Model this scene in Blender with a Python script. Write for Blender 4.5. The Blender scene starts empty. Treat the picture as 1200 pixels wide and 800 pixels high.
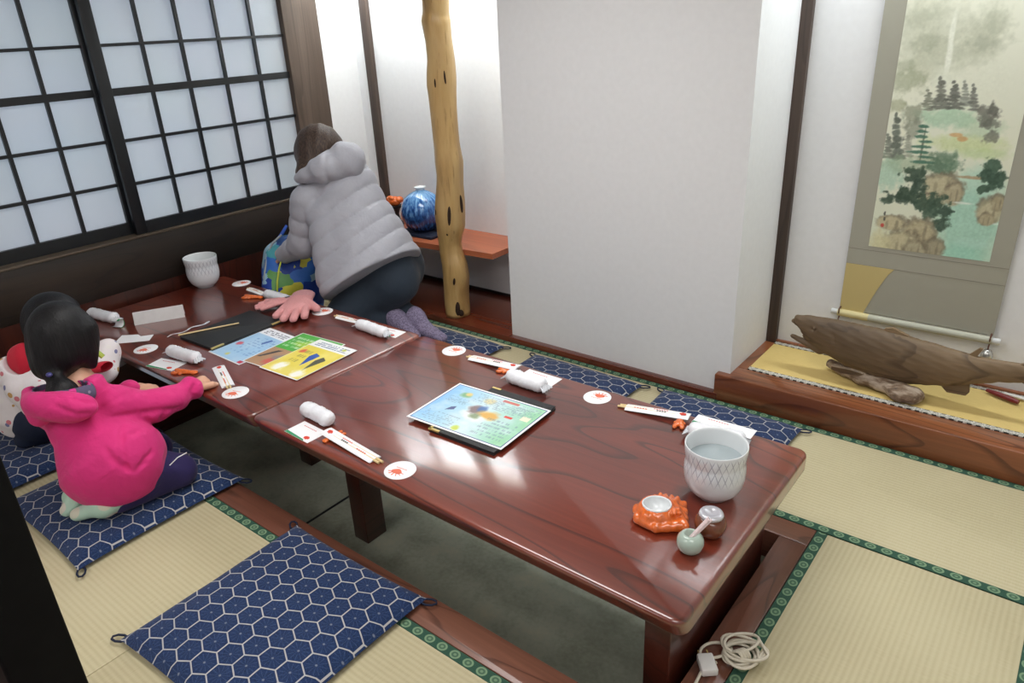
import bpy, math, random
import numpy as np
from mathutils import Vector, Matrix
random.seed(4)
SC = bpy.context.scene
COL = SC.collection
PI = math.pi

# ------------------------------------------------------------------ helpers
def lin(c):
    return tuple(((v/255)/12.92 if v/255 <= .04045 else ((v/255+.055)/1.055)**2.4) for v in c)

class MB:
    """collects faces; build() links them as ONE mesh object"""
    def __init__(s): s.v=[]; s.f=[]; s.m=[]; s.mi=0; s.flat=[]
    def add(s, vs, fs):
        o=len(s.v); s.v+= [tuple(map(float,p)) for p in vs]
        for f in fs: s.f.append(tuple(i+o for i in f)); s.m.append(s.mi)
        return s
    def box(s, x0,x1,y0,y1,z0,z1, bev=0.0):
        if bev<=0:
            vs=[(x,y,z) for x in (x0,x1) for y in (y0,y1) for z in (z0,z1)]
            return s.add(vs,[(0,1,3,2),(4,6,7,5),(0,4,5,1),(2,3,7,6),(0,2,6,4),(1,5,7,3)])
        b=min(bev,(x1-x0)*.45,(y1-y0)*.45,(z1-z0)*.45)
        # rounded box as stacked rounded loops
        return s.loops(x0,x1,y0,y1,[(b,z0),(b*.3,z0+b*.3),(0,z0+b),(0,z1-b),(b*.3,z1-b*.3),(b,z1)],b)
    def loops(s, x0,x1,y0,y1, prof, rad, seg=4):
        """stack of rounded rectangles: prof = [(inset, z)...] from below to top, capped"""
        vs=[]; n=None
        for ins,z in prof:
            L=[]
            r=max(rad-ins,rad*.25) if rad>0 else 0
            for cx,cy,a0 in ((x1-ins-r,y1-ins-r,0),(x0+ins+r,y1-ins-r,PI/2),(x0+ins+r,y0+ins+r,PI),(x1-ins-r,y0+ins+r,1.5*PI)):
                for k in range(seg+1):
                    a=a0+PI/2*k/seg
                    L.append((cx+r*math.cos(a),cy+r*math.sin(a),z))
            n=len(L); vs+=L
        fs=[]
        for i in range(len(prof)-1):
            for k in range(n):
                fs.append((i*n+k,i*n+(k+1)%n,(i+1)*n+(k+1)%n,(i+1)*n+k))
        fs.append(tuple(range(n-1,-1,-1))); o=(len(prof)-1)*n
        fs.append(tuple(range(o,o+n)))
        s.flat+=[len(s.f)+len(fs)-2,len(s.f)+len(fs)-1]
        return s.add(vs,fs)
    def tube(s, path, rad, seg=12, cap=True, flat=1.0, upv=None):
        P=[Vector(p) for p in path]; n=len(P)
        if not hasattr(rad,'__len__'): rad=[rad]*n
        vs=[]; N=None
        for i,p in enumerate(P):
            t=(P[min(i+1,n-1)]-P[max(i-1,0)]).normalized()
            if N is None:
                a=Vector(upv) if upv else (Vector((0,0,1)) if abs(t.z)<.9 else Vector((1,0,0)))
                N=(a-t*a.dot(t)).normalized()
            else: N=(N-t*N.dot(t)).normalized()
            B=t.cross(N)
            for k in range(seg):
                a=2*PI*k/seg
                vs.append(p+N*math.cos(a)*rad[i]*flat+B*math.sin(a)*rad[i])
        fs=[(i*seg+k,i*seg+(k+1)%seg,(i+1)*seg+(k+1)%seg,(i+1)*seg+k) for i in range(n-1) for k in range(seg)]
        if cap: fs+= [tuple(range(seg-1,-1,-1)), tuple(range((n-1)*seg,n*seg))]
        return s.add(vs,fs)
    def lathe(s, prof, seg=40, c=(0,0,0), sx=1, sy=1, cap0=True, cap1=True):
        vs=[(c[0]+r*sx*math.cos(2*PI*k/seg),c[1]+r*sy*math.sin(2*PI*k/seg),c[2]+z) for r,z in prof for k in range(seg)]
        n=len(prof)
        fs=[(i*seg+k,i*seg+(k+1)%seg,(i+1)*seg+(k+1)%seg,(i+1)*seg+k) for i in range(n-1) for k in range(seg)]
        if cap0: fs.append(tuple(range(seg-1,-1,-1)))
        if cap1: fs.append(tuple(range((n-1)*seg,n*seg)))
        return s.add(vs,fs)
    def ell(s, c, r, R=None, seg=20, rings=12):
        vs=[];fs=[]
        R=R or Matrix.Identity(3); c=Vector(c)
        for i in range(rings+1):
            t=PI*i/rings
            for k in range(seg):
                a=2*PI*k/seg
                vs.append(c+R@Vector((r[0]*math.sin(t)*math.cos(a),r[1]*math.sin(t)*math.sin(a),-r[2]*math.cos(t))))
        for i in range(rings):
            for k in range(seg):
                fs.append((i*seg+k,i*seg+(k+1)%seg,(i+1)*seg+(k+1)%seg,(i+1)*seg+k))
        return s.add(vs,fs)
    def prism(s, pts, z0, z1):
        n=len(pts)
        vs=[(x,y,z0) for x,y in pts]+[(x,y,z1) for x,y in pts]
        A=sum(pts[i][0]*pts[(i+1)%n][1]-pts[(i+1)%n][0]*pts[i][1] for i in range(n))
        fs=[(i,(i+1)%n,n+(i+1)%n,n+i) for i in range(n)]+[tuple(range(n-1,-1,-1)),tuple(range(n,2*n))]
        if A<0: fs=[f[::-1] for f in fs]
        return s.add(vs,fs)
    def grid(s, fn, nu, nv, flip=False):
        vs=[fn(i/nu,j/nv) for i in range(nu+1) for j in range(nv+1)]
        w=nv+1
        fs=[(i*w+j,(i+1)*w+j,(i+1)*w+j+1,i*w+j+1) for i in range(nu) for j in range(nv)]
        if flip: fs=[f[::-1] for f in fs]
        return s.add(vs,fs)
    def build(s, name, mats, parent=None, smooth=False, ang=40, loc=None, rot=None, mod=None):
        me=bpy.data.meshes.new(name)
        me.from_pydata(s.v,[],s.f)
        if not isinstance(mats,(list,tuple)): mats=[mats]
        for m in mats: me.materials.append(m)
        me.polygons.foreach_set('material_index',s.m)
        me.validate(); me.update()
        if smooth:
            me.polygons.foreach_set('use_smooth',[True]*len(me.polygons))
            for i in s.flat:
                if i<len(me.polygons): me.polygons[i].use_smooth=False
            if ang<180:
                try: me.set_sharp_from_angle(angle=math.radians(ang))
                except Exception: pass
        o=bpy.data.objects.new(name,me); COL.objects.link(o)
        if parent is not None: o.parent=parent
        if loc is not None: o.location=loc
        if rot is not None: o.rotation_euler=rot
        return o

def tag(o,label=None,cat=None,group=None,kind=None):
    if label: o['label']=label
    if cat: o['category']=cat
    if group: o['group']=group
    if kind: o['kind']=kind
    return o
def thing(name,label,cat,loc=(0,0,0),rotz=0,group=None):
    o=bpy.data.objects.new(name,None); COL.objects.link(o)
    o.location=loc; o.rotation_euler=(0,0,rotz); o.empty_display_size=.05
    return tag(o,label,cat,group)
def struct(o): o['kind']='structure'; return o
def dup(root,loc,rotz,label,group=None):
    r=root.copy(); COL.objects.link(r); r.location=loc; r.rotation_euler=(0,0,rotz); r['label']=label
    if group: r['group']=group
    for ch in list(root.children):
        c=ch.copy(); COL.objects.link(c); c.parent=r; c.matrix_parent_inverse=ch.matrix_parent_inverse.copy()
        for g in list(ch.children):
            q=g.copy(); COL.objects.link(q); q.parent=c
    return r

# ---- implicit surfaces (people, cloth, carved wood): smooth unions meshed by surface nets
class S:
    def __init__(s,lo,hi,h):
        s.lo=np.array(lo,float); s.h=h
        n=[int(math.ceil((b-a)/h))+1 for a,b in zip(lo,hi)]
        ax=[s.lo[i]+h*np.arange(n[i]) for i in range(3)]
        s.X,s.Y,s.Z=np.meshgrid(*ax,indexing='ij')
        s.F=np.full(s.X.shape,9.0)
    def rc(s,a,b,ra,rb,sq=None):
        a=np.array(a,float);b=np.array(b,float);ba=b-a
        px,py,pz=s.X-a[0],s.Y-a[1],s.Z-a[2]
        t=np.clip((px*ba[0]+py*ba[1]+pz*ba[2])/max(ba@ba,1e-9),0,1)
        dx,dy,dz=px-t*ba[0],py-t*ba[1],pz-t*ba[2]
        if sq is not None:   # flatten: sq=(axis, factor) squeezes distance along axis
            n=np.array(sq[0],float);n/=np.linalg.norm(n);dn=dx*n[0]+dy*n[1]+dz*n[2]
            k=1/sq[1]-1; dx=dx+dn*n[0]*k; dy=dy+dn*n[1]*k; dz=dz+dn*n[2]*k
        return np.sqrt(dx*dx+dy*dy+dz*dz)-(ra+(rb-ra)*t)
    def el(s,c,r,fx=None,up=None):
        """ellipsoid; fx = unit direction of first radius, up = direction of third"""
        px,py,pz=s.X-c[0],s.Y-c[1],s.Z-c[2]
        if fx is not None:
            A=np.array(fx,float);A/=np.linalg.norm(A)
            U=np.array(up if up is not None else (0,0,1),float);U=U-A*(U@A);U/=np.linalg.norm(U)
            B=np.cross(U,A)
            px,py,pz=px*A[0]+py*A[1]+pz*A[2],px*B[0]+py*B[1]+pz*B[2],px*U[0]+py*U[1]+pz*U[2]
        k0=np.sqrt((px/r[0])**2+(py/r[1])**2+(pz/r[2])**2)
        k1=np.sqrt((px/r[0]**2)**2+(py/r[1]**2)**2+(pz/r[2]**2)**2)+1e-9
        return k0*(k0-1)/k1
    def crease(s,pts,w=.006,dp=.005,inward=(-.58,.707,-.405),k=.008):
        """press a fold line into the surface; pts are points in the air in front of it"""
        I=np.array(inward);Q=[]
        P=[np.array(q,float) for q in pts]; L=[]
        for a,b in zip(P[:-1],P[1:]):
            for i in range(5): L.append(a+(b-a)*i/5)
        L.append(P[-1])
        for q in L:
            for st in range(260):
                x=q+I*st*.003; i=np.round((x-s.lo)/s.h).astype(int)
                if (i>=0).all() and all(i[j]<s.F.shape[j] for j in range(3)) and s.F[tuple(i)]<0:
                    Q.append(x-I*(w-dp)); break
        for a,b in zip(Q[:-1],Q[1:]):
            if np.linalg.norm(a-b)<.06: s.cut(s.rc(a,b,w,w),k)
        return s
    def half(s,p,n):
        n=np.array(n,float);n/=np.linalg.norm(n)
        return (s.X-p[0])*n[0]+(s.Y-p[1])*n[1]+(s.Z-p[2])*n[2]
    def u(s,d,k=0.02):
        if k<=0: s.F=np.minimum(s.F,d)
        else:
            h=np.clip(.5+.5*(d-s.F)/k,0,1); s.F=d*(1-h)+s.F*h-k*h*(1-h)
        return s
    def cut(s,d,k=0.01):
        return s.inter(-d,k)
    def inter(s,d,k=0.01):
        h=np.clip(.5-.5*(d-s.F)/max(k,1e-6),0,1); s.F=d*(1-h)+s.F*h+k*h*(1-h); return s
    def mesh(s):
        F=s.F; n=F.shape; ins=F<0
        c=np.zeros((n[0]-1,n[1]-1,n[2]-1),int)
        def sub(A,i,j,k): return A[i:n[0]-1+i,j:n[1]-1+j,k:n[2]-1+k]
        for i in (0,1):
            for j in (0,1):
                for k in (0,1): c=c+sub(ins,i,j,k)
        act=(c>0)&(c<8); idx=np.full(act.shape,-1); ids=np.argwhere(act); idx[act]=np.arange(len(ids))
        acc=np.zeros((len(ids),3)); cnt=np.zeros(len(ids))
        I,J,K=ids.T
        for a in range(3):
            o=[q for q in range(3) if q!=a]
            for b0 in (0,1):
                for b1 in (0,1):
                    p=[0,0,0]; p[o[0]]=b0; p[o[1]]=b1; q=list(p); q[a]=1
                    f0=F[I+p[0],J+p[1],K+p[2]]; f1=F[I+q[0],J+q[1],K+q[2]]
                    m=(f0<0)!=(f1<0); t=np.where(m,f0/np.where(m,f0-f1,1),0)
                    P=np.tile(np.array(p,float),(len(ids),1)); P[:,a]+=t
                    acc[m]+=P[m]; cnt[m]+=1
        V=(ids+acc/np.maximum(cnt,1)[:,None])*s.h+s.lo
        faces=[]
        for a in range(3):
            b,cx=(a+1)%3,(a+2)%3
            sl0=[slice(None)]*3; sl1=[slice(None)]*3
            sl0[a]=slice(0,n[a]-1); sl1[a]=slice(1,n[a])
            A=ins[tuple(sl0)]; B=ins[tuple(sl1)]
            e=np.argwhere(A!=B)
            ok=(e[:,b]>0)&(e[:,cx]>0)&(e[:,b]<n[b]-1)&(e[:,cx]<n[cx]-1); e=e[ok]
            def at(db,dc):
                q=e.copy(); q[:,b]-=db; q[:,cx]-=dc
                return idx[q[:,0],q[:,1],q[:,2]]
            Q=np.stack([at(1,1),at(0,1),at(0,0),at(1,0)],1)
            fl=~A[e[:,0],e[:,1],e[:,2]]
            Q[fl]=Q[fl][:,::-1]
            faces.append(Q)
        Q=np.concatenate(faces)
        Q=Q[(Q>=0).all(1)]
        return V,Q
    def build(s,name,mat,parent=None,relax=2):
        V,Q=s.mesh()
        for _ in range(relax):     # light smoothing of the net
            acc=np.zeros_like(V);cn=np.zeros(len(V))
            for a in range(4):
                b=(a+1)%4
                np.add.at(acc,Q[:,a],V[Q[:,b]]);np.add.at(cn,Q[:,a],1)
                np.add.at(acc,Q[:,b],V[Q[:,a]]);np.add.at(cn,Q[:,b],1)
            V=V*.5+.5*acc/np.maximum(cn,1)[:,None]
        mb=MB(); mb.v=[tuple(p) for p in V]; mb.f=[tuple(int(i) for i in q) for q in Q]; mb.m=[0]*len(mb.f)
        return mb.build(name,mat,parent,smooth=True,ang=180)

# ------------------------------------------------------------------ materials
class N:
    """tiny node-graph writer"""
    def __init__(s,name,**kw):
        s.mat=bpy.data.materials.new(name); s.mat.use_nodes=True
        s.t=s.mat.node_tree; s.b=s.t.nodes['Principled BSDF']
        s.co=None
        for k,v in kw.items(): s.set(k,v)
    def set(s,k,v):
        k={'col':'Base Color','rough':'Roughness','spec':'Specular IOR Level','coat':'Coat Weight','coatr':'Coat Roughness','metal':'Metallic','trans':'Transmission Weight','ior':'IOR','alpha':'Alpha','sheen':'Sheen Weight','sss':'Subsurface Weight'}.get(k,k)
        if hasattr(v,'is_output'): s.t.links.new(v,s.b.inputs[k])
        else: s.b.inputs[k].default_value=(tuple(v)+(1,))[:4] if hasattr(v,'__len__') else v
    def n(s,typ,**kw):
        nd=s.t.nodes.new(typ)
        for k,v in kw.items(): setattr(nd,k,v)
        return nd
    def obj(s):
        if s.co is None: s.co=s.n('ShaderNodeTexCoord').outputs['Object']
        return s.co
    def link(s,a,b):
        if hasattr(a,'is_output'): s.t.links.new(a,b)
        elif a is not None: b.default_value=a
    def math(s,op,a,b=None,c=None,clamp=False):
        nd=s.n('ShaderNodeMath',operation=op,use_clamp=clamp); s.link(a,nd.inputs[0]); s.link(b,nd.inputs[1])
        if c is not None: s.link(c,nd.inputs[2])
        return nd.outputs[0]
    def vm(s,op,a,b=None,sc=None):
        nd=s.n('ShaderNodeVectorMath',operation=op); s.link(a,nd.inputs[0]); s.link(b,nd.inputs[1])
        if sc is not None: s.link(sc,nd.inputs['Scale'])
        return nd.outputs['Value'] if op in('LENGTH','DOT_PRODUCT','DISTANCE') else nd.outputs[0]
    def map(s,v,scale=(1,1,1),loc=(0,0,0),rot=(0,0,0)):
        nd=s.n('ShaderNodeMapping'); s.link(v,nd.inputs[0]); nd.inputs['Scale'].default_value=scale; nd.inputs['Location'].default_value=loc; nd.inputs['Rotation'].default_value=rot
        return nd.outputs[0]
    def noise(s,v,scale=5,detail=3,rough=.5,dist=0):
        nd=s.n('ShaderNodeTexNoise'); s.link(v,nd.inputs['Vector']); nd.inputs['Scale'].default_value=scale; nd.inputs['Detail'].default_value=detail; nd.inputs['Roughness'].default_value=rough; nd.inputs['Distortion'].default_value=dist
        return nd.outputs[0]
    def noisec(s,v,scale=5,detail=3):
        nd=s.n('ShaderNodeTexNoise'); s.link(v,nd.inputs['Vector']); nd.inputs['Scale'].default_value=scale; nd.inputs['Detail'].default_value=detail
        return nd.outputs[1]
    def vor(s,v,scale=5,out='Color',feature='F1',rnd=1):
        nd=s.n('ShaderNodeTexVoronoi',feature=feature); s.link(v,nd.inputs['Vector']); nd.inputs['Scale'].default_value=scale; nd.inputs['Randomness'].default_value=rnd
        return nd.outputs[out]
    def ramp(s,f,stops,interp='LINEAR'):
        nd=s.n('ShaderNodeValToRGB'); s.link(f,nd.inputs[0]); r=nd.color_ramp; r.interpolation=interp
        while len(r.elements)<len(stops): r.elements.new(.5)
        for e,(p,c) in zip(r.elements,stops): e.position=p; e.color=tuple(c)+(1,) if hasattr(c,'__len__') else (c,c,c,1)
        return nd.outputs[0]
    def mix(s,f,a,b,bt='MIX'):
        nd=s.n('ShaderNodeMix',data_type='RGBA',blend_type=bt)
        s.link(f,nd.inputs[0])
        for v,i in ((a,6),(b,7)):
            if hasattr(v,'is_output'): s.t.links.new(v,nd.inputs[i])
            else: nd.inputs[i].default_value=tuple(v)+(1,)
        return nd.outputs[2]
    def sep(s,v):
        nd=s.n('ShaderNodeSeparateXYZ'); s.link(v,nd.inputs[0]); return nd.outputs
    def comb(s,x,y,z):
        nd=s.n('ShaderNodeCombineXYZ'); s.link(x,nd.inputs[0]); s.link(y,nd.inputs[1]); s.link(z,nd.inputs[2]); return nd.outputs[0]
    def bump(s,h,strength=.3,dist=.01):
        nd=s.n('ShaderNodeBump'); nd.inputs['Strength'].default_value=strength; nd.inputs['Distance'].default_value=dist; s.link(h,nd.inputs['Height'])
        s.t.links.new(nd.outputs[0],s.b.inputs['Normal']); return nd
    def smooth(s,x,a,b):
        nd=s.n('ShaderNodeMapRange',interpolation_type='SMOOTHSTEP'); s.link(x,nd.inputs[0]); nd.inputs[1].default_value=a; nd.inputs[2].default_value=b
        return nd.outputs[0]

def plain(name,c,rough=.5,**kw): return N(name,col=lin(c),rough=rough,**kw).mat
def soft(name,c,rough=.8,var=.12,scale=60,bump=.2,**kw):
    m=N(name,rough=rough,**kw); n=m.noise(m.obj(),scale,4)
    L=lin(c); m.set('col',m.ramp(n,[(.25,[v*(1-var) for v in L]),(.75,[min(1,v*(1+var)) for v in L])])); m.bump(n,bump,.003)
    return m.mat
def wood(name,dark,mid,light,axis=0,rough=.4,coat=0,freq=9,stretch=7,lines=.6,spec=.5,fine=.35,linecol=None):
    m=N(name,rough=rough,spec=spec,coat=coat,coatr=.08)
    sc=[1.5*stretch/3]*3; sc[axis]=1.5/3
    v=m.map(m.obj(),scale=sc)
    n1=m.noise(v,1.0,2,.45,.35)
    ring=m.math('FRACT',m.math('MULTIPLY',n1,freq))
    sc2=[90]*3; sc2[axis]=3
    n2=m.noise(m.map(m.obj(),scale=sc2),1,4,.6)
    base=m.ramp(n1,[(.3,lin(dark)),(.5,lin(mid)),(.72,lin(light))])
    lc=linecol or [a*.45 for a in dark]
    lm=m.ramp(ring,[(0,0.1),(.80,.0),(.93,1.0),(.97,1.0),(1,.1)])
    c=m.mix(m.math('MULTIPLY',lm,lines),base,lin(lc))
    c=m.mix(fine,c,m.mix(1.0,c,m.ramp(n2,[(.3,(.35,.35,.35)),(.7,(1,1,1))]),'MULTIPLY'))
    m.set('col',c); m.bump(n2,.06,.002)
    return m.mat

M={}
M['wall']=soft('white_plaster',(226,227,228),.9,.02,35,.05)
M['ceiling']=soft('ceiling_board',(205,200,190),.9,.04,20,.05)
M['table']=wood('red_lacquered_wood',(92,32,19),(124,49,31),(148,70,44),0,.3,1.0,13,4.5,.75,linecol=(58,20,14))
M['table'].node_tree.nodes['Principled BSDF'].inputs['Coat Roughness'].default_value=.10
M['table'].node_tree.nodes['Principled BSDF'].inputs['Coat IOR'].default_value=1.66
M['tabledark']=wood('dark_red_wood',(50,18,12),(74,30,20),(90,40,28),1,.35,.4,7,8,.4)
M['rim']=wood('brown_rim_wood',(92,56,44),(120,76,60),(138,92,74),0,.3,.25,9,9,.5)
M['rimy']=wood('brown_rim_wood_across',(92,56,44),(120,76,60),(138,92,74),1,.3,.25,9,9,.5)
M['kamachi']=wood('tokonoma_beam_wood',(112,62,36),(142,84,52),(164,102,66),0,.28,.3,10,8,.75,linecol=(78,36,18))
M['kamachiy']=wood('tokonoma_board_wood',(116,64,38),(148,88,54),(166,104,68),1,.28,.3,10,8,.5)
M['alcove']=wood('alcove_board_wood',(88,38,24),(112,52,33),(128,64,42),0,.25,.4,7,8,.4)
M['shelf']=wood('orange_shelf_wood',(168,88,54),(186,102,66),(198,116,80),0,.35,.2,6,8,.25)
M['sill']=wood('dark_sill_wood',(27,20,15),(42,32,24),(62,46,32),1,.5,0,10,8,.5)
M['siltop']=wood('worn_sill_wood',(70,58,46),(98,84,68),(120,104,86),1,.5,0,6,8,.3)
M['panelred']=wood('red_wall_panel',(44,18,12),(66,28,18),(84,38,24),2,.35,.3,8,10,.5)
M['black']=soft('black_lacquer',(17,21,25),.4,.15,20,.03)
M['blackpost']=soft('black_door_lacquer',(9,9,9),.6,.25,40,.1,spec=.12)
M['post']=wood('brown_grey_post',(78,64,53),(96,80,68),(112,95,82),2,.6,0,6,10,.35)
M['strip']=wood('dark_strip_wood',(58,46,40),(78,64,56),(92,78,68),2,.55,0,6,10,.3)
def m_post():
    m=N('polished_trunk',rough=.38,coat=.25,coatr=.2)
    n1=m.noise(m.map(m.obj(),scale=(9,9,1.6)),1,4,.55,.6)
    n2=m.noise(m.map(m.obj(),scale=(60,60,5)),1,4,.6)
    c=m.ramp(n1,[(.25,lin((146,112,66))),(.5,lin((188,154,98))),(.8,lin((206,178,126)))])
    c=m.mix(m.ramp(n2,[(.62,0.0),(.75,.7)]),c,lin((96,60,28)))
    m.set('col',c); m.bump(m.math('ADD',n1,m.math('MULTIPLY',n2,.25)),.5,.012); return m.mat
M['trunk']=m_post()
M['hollow']=soft('dark_hollow',(46,28,16),.9,.3,90,.5)
def m_tatami():
    m=N('woven_rush',rough=.62,spec=.25)
    o=m.sep(m.obj())
    w=m.math('SINE',m.math('MULTIPLY',o[1],2*PI/.0165))
    n=m.noise(m.map(m.obj(),scale=(900,18,1)),1,3)
    n3=m.noise(m.obj(),2.2,3)
    f=m.math('ADD',m.math('MULTIPLY',w,.09),m.math('ADD',m.math('MULTIPLY',n,.5),m.math('MULTIPLY',n3,.35)))
    m.set('col',m.ramp(f,[(.15,lin((176,164,130))),(.45,lin((194,184,150))),(.85,lin((206,198,166)))]))
    m.bump(m.math('ADD',m.math('MULTIPLY',w,.6),m.math('MULTIPLY',n,.5)),.22,.002); return m.mat
M['tatami']=m_tatami()
def m_border(name,base,fig,per,w):
    m=N(name,rough=.75,spec=.2); o=m.sep(m.obj())
    fx=m.math('SUBTRACT',m.math('FRACT',m.math('DIVIDE',o[0],per)),.5)
    x=m.math('MULTIPLY',fx,per); y=o[1]
    d=m.math('SQRT',m.math('ADD',m.math('MULTIPLY',m.math('MULTIPLY',x,x),.7),m.math('MULTIPLY',y,y)))
    k=w/.035
    ring=m.ramp(m.math('DIVIDE',d,.0165*k),[(0,.85),(.2,.85),(.3,.25),(.5,.25),(.62,1.0),(.8,1.0),(.9,0.0)])
    n=m.noise(m.obj(),500,2)
    dots=m.ramp(n,[(.55,0.0),(.62,.45)])
    m.set('col',m.mix(m.math('MAXIMUM',ring,m.math('MULTIPLY',dots,.35)),lin(base),lin(fig))); return m.mat
M['border']=m_border('green_brocade',(46,80,66),(122,150,118),.049,.035)
def m_goza():
    m=N('yellow_mat',rough=.7,spec=.2)
    n=m.noise(m.map(m.obj(),scale=(40,700,1)),1,3); n3=m.noise(m.obj(),3,2)
    m.set('col',m.ramp(m.math('ADD',m.math('MULTIPLY',n,.6),m.math('MULTIPLY',n3,.4)),[(.25,lin((202,176,106))),(.75,lin((226,202,136)))])); m.bump(n,.2,.002); return m.mat
M['goza']=m_goza()
def m_gozab():
    m=N('white_black_brocade',rough=.75); o=m.sep(m.obj())
    fx=m.math('FRACT',m.math('DIVIDE',o[0],.03)); a=m.math('ABSOLUTE',o[1])
    e=m.math('MULTIPLY',m.math('GREATER_THAN',a,.0105),m.math('LESS_THAN',fx,.55))
    n=m.vor(m.obj(),170,'Distance')
    c=m.ramp(n,[(.2,lin((225,222,212))),(.6,lin((160,158,150)))])
    m.set('col',m.mix(e,c,lin((44,42,40)))); return m.mat
M['gozab']=m_gozab()
def m_zab():
    m=N('navy_hexagon_cotton',rough=.85,spec=.2,sheen=.15)
    p=m.map(m.obj(),scale=(1/.0743,1/.0665,1))
    o=m.sep(p); px,py=o[0],o[1]
    R3=1.7320508
    def cell(ox,oy):
        x=m.math('SUBTRACT',m.math('FRACT',m.math('ADD',px,ox)),.5)
        q=m.math('ADD',m.math('DIVIDE',py,R3),oy)
        y=m.math('MULTIPLY',m.math('SUBTRACT',m.math('FRACT',q),.5),R3)
        return x,y
    ax,ay=cell(0,0); bx,by=cell(.5,.5)
    la=m.math('ADD',m.math('MULTIPLY',ax,ax),m.math('MULTIPLY',ay,ay)); lb=m.math('ADD',m.math('MULTIPLY',bx,bx),m.math('MULTIPLY',by,by))
    s=m.math('LESS_THAN',la,lb)
    def sel(a,b): return m.math('ADD',m.math('MULTIPLY',a,s),m.math('MULTIPLY',b,m.math('SUBTRACT',1.0,s)))
    gx=m.math('ABSOLUTE',sel(ax,bx)); gy=m.math('ABSOLUTE',sel(ay,by))
    hd=m.math('MAXIMUM',gx,m.math('ADD',m.math('MULTIPLY',gx,.5),m.math('MULTIPLY',gy,.8660254)))
    line=m.smooth(hd,.464,.478)
    ang=m.math('ARCTAN2',gy,gx)
    sp=m.math('ABSOLUTE',m.math('SUBTRACT',m.math('FRACT',m.math('MULTIPLY',ang,6/PI)),.5))
    r=m.math('SQRT',m.math('ADD',m.math('MULTIPLY',gx,gx),m.math('MULTIPLY',gy,gy)))
    spoke=m.math('MULTIPLY',m.math('GREATER_THAN',sp,.40),m.math('LESS_THAN',r,.42))
    dot=m.smooth(r,.07,.02)
    n=m.noise(m.obj(),350,2)
    navy=m.mix(m.math('MULTIPLY',spoke,.30),m.ramp(n,[(.3,lin((17,31,62))),(.7,lin((36,60,104)))]),lin((78,98,134)))
    navy=m.mix(m.math('MULTIPLY',dot,.4),navy,lin((170,176,186)))
    m.set('col',m.mix(m.math('MULTIPLY',line,.85),navy,lin((190,188,186)))); m.bump(n,.15,.001); return m.mat
M['zab']=m_zab()
M['navy']=soft('navy_cord',(20,32,58),.8)
def m_pit():
    m=N('grey_green_pit_floor',rough=.8,spec=.2)
    n=m.noise(m.obj(),7,4); n2=m.noise(m.obj(),60,3)
    m.set('col',m.ramp(m.math('ADD',m.math('MULTIPLY',n,.7),m.math('MULTIPLY',n2,.3)),[(.3,lin((140,144,126))),(.55,lin((172,176,158))),(.75,lin((186,184,160)))])); return m.mat
M['pit']=m_pit()
def m_paper():
    m=N('shoji_paper',rough=.8,spec=.3)
    n=m.noise(m.obj(),1.3,2); n2=m.noise(m.obj(),2.1,1)
    c=m.mix(n,lin((196,206,216)),lin((218,216,222)))
    c=m.mix(m.math('MULTIPLY',n2,.4),c,lin((214,222,212)))
    m.set('col',c)
    tr=m.n('ShaderNodeBsdfTranslucent'); m.t.links.new(c,tr.inputs[0])
    mx=m.n('ShaderNodeMixShader'); mx.inputs[0].default_value=.45
    out=m.t.nodes['Material Output']
    m.t.links.new(m.b.outputs[0],mx.inputs[1]); m.t.links.new(tr.outputs[0],mx.inputs[2]); m.t.links.new(mx.outputs[0],out.inputs[0]); return m.mat
M['shoji']=m_paper()
M['white']=plain('white_paper',(236,236,238),.6)
M['whiteglaze']=plain('white_glaze',(226,230,232),.12,coat=.6,coatr=.05)
M['towel']=soft('white_towel_film',(232,233,238),.3,.05,90,.6)
M['film']=soft('clear_film',(205,208,214),.18,.1,60,.5)
M['orange']=soft('orange_glaze',(222,108,46),.16,.22,70,.4,coat=.7)
M['red']=plain('red_ink',(206,62,44),.6)
M['orangeink']=plain('orange_ink',(226,112,84),.6)
M['ink']=plain('dark_ink',(66,62,66),.6)
M['greenink']=plain('green_ink',(44,140,92),.6)
M['bamboo']=plain('pale_bamboo',(224,200,148),.5)
M['leather']=soft('black_menu_cover',(36,37,39),.5,.2,150,.2)
M['gold']=plain('gold_edge',(214,190,120),.3,metal=.5)
# ------------------------------------------------------------------ room shell
def sbox(name,m,*b,bev=0,ax=None):
    return struct(MB().box(*b,bev=bev).build(name,m,smooth=bev>0))
fl=MB(); 
for b in ((-.1,5.4,-3,-.13),(-.1,5.4,.955,2.2),(3.412,5.4,-.13,.955)): fl.box(b[0],b[1],b[2],b[3],-.12,-.045)
struct(fl.build('floor',M['rim']))
sbox('floor_pit',M['pit'],0,3.5,-.14,.97,-.42,-.38)
pw=MB(); pw.box(0,3.42,-.10,-.03,-.38,-.10); pw.box(0,3.42,.865,.94,-.38,-.10); pw.box(3.325,3.41,-.03,.865,-.38,-.10)
struct(pw.build('wall_pit',M['pit']))
rim=MB(); rim.box(0,3.412,-.13,-.025,-.11,0,bev=.003); rim.box(0,3.412,.86,.955,-.11,0,bev=.003)
struct(rim.build('trim_pit_long',M['rim'],smooth=True))
rim=MB(); rim.box(3.32,3.4118,-.025,.86,-.11,-.0005,bev=.003); rim.box(0,.09,-.025,.86,-.11,-.0005,bev=.003)
struct(rim.build('trim_pit_short',M['rimy'],smooth=True))
seam=MB(); seam.box(1.48,1.492,-.02,.86,-.381,-.3785)
struct(seam.build('trim_pit_seam',M['black']))
sbox('ceiling',M['ceiling'],-.2,5.4,-3,2.25,2.42,2.5)
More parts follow.
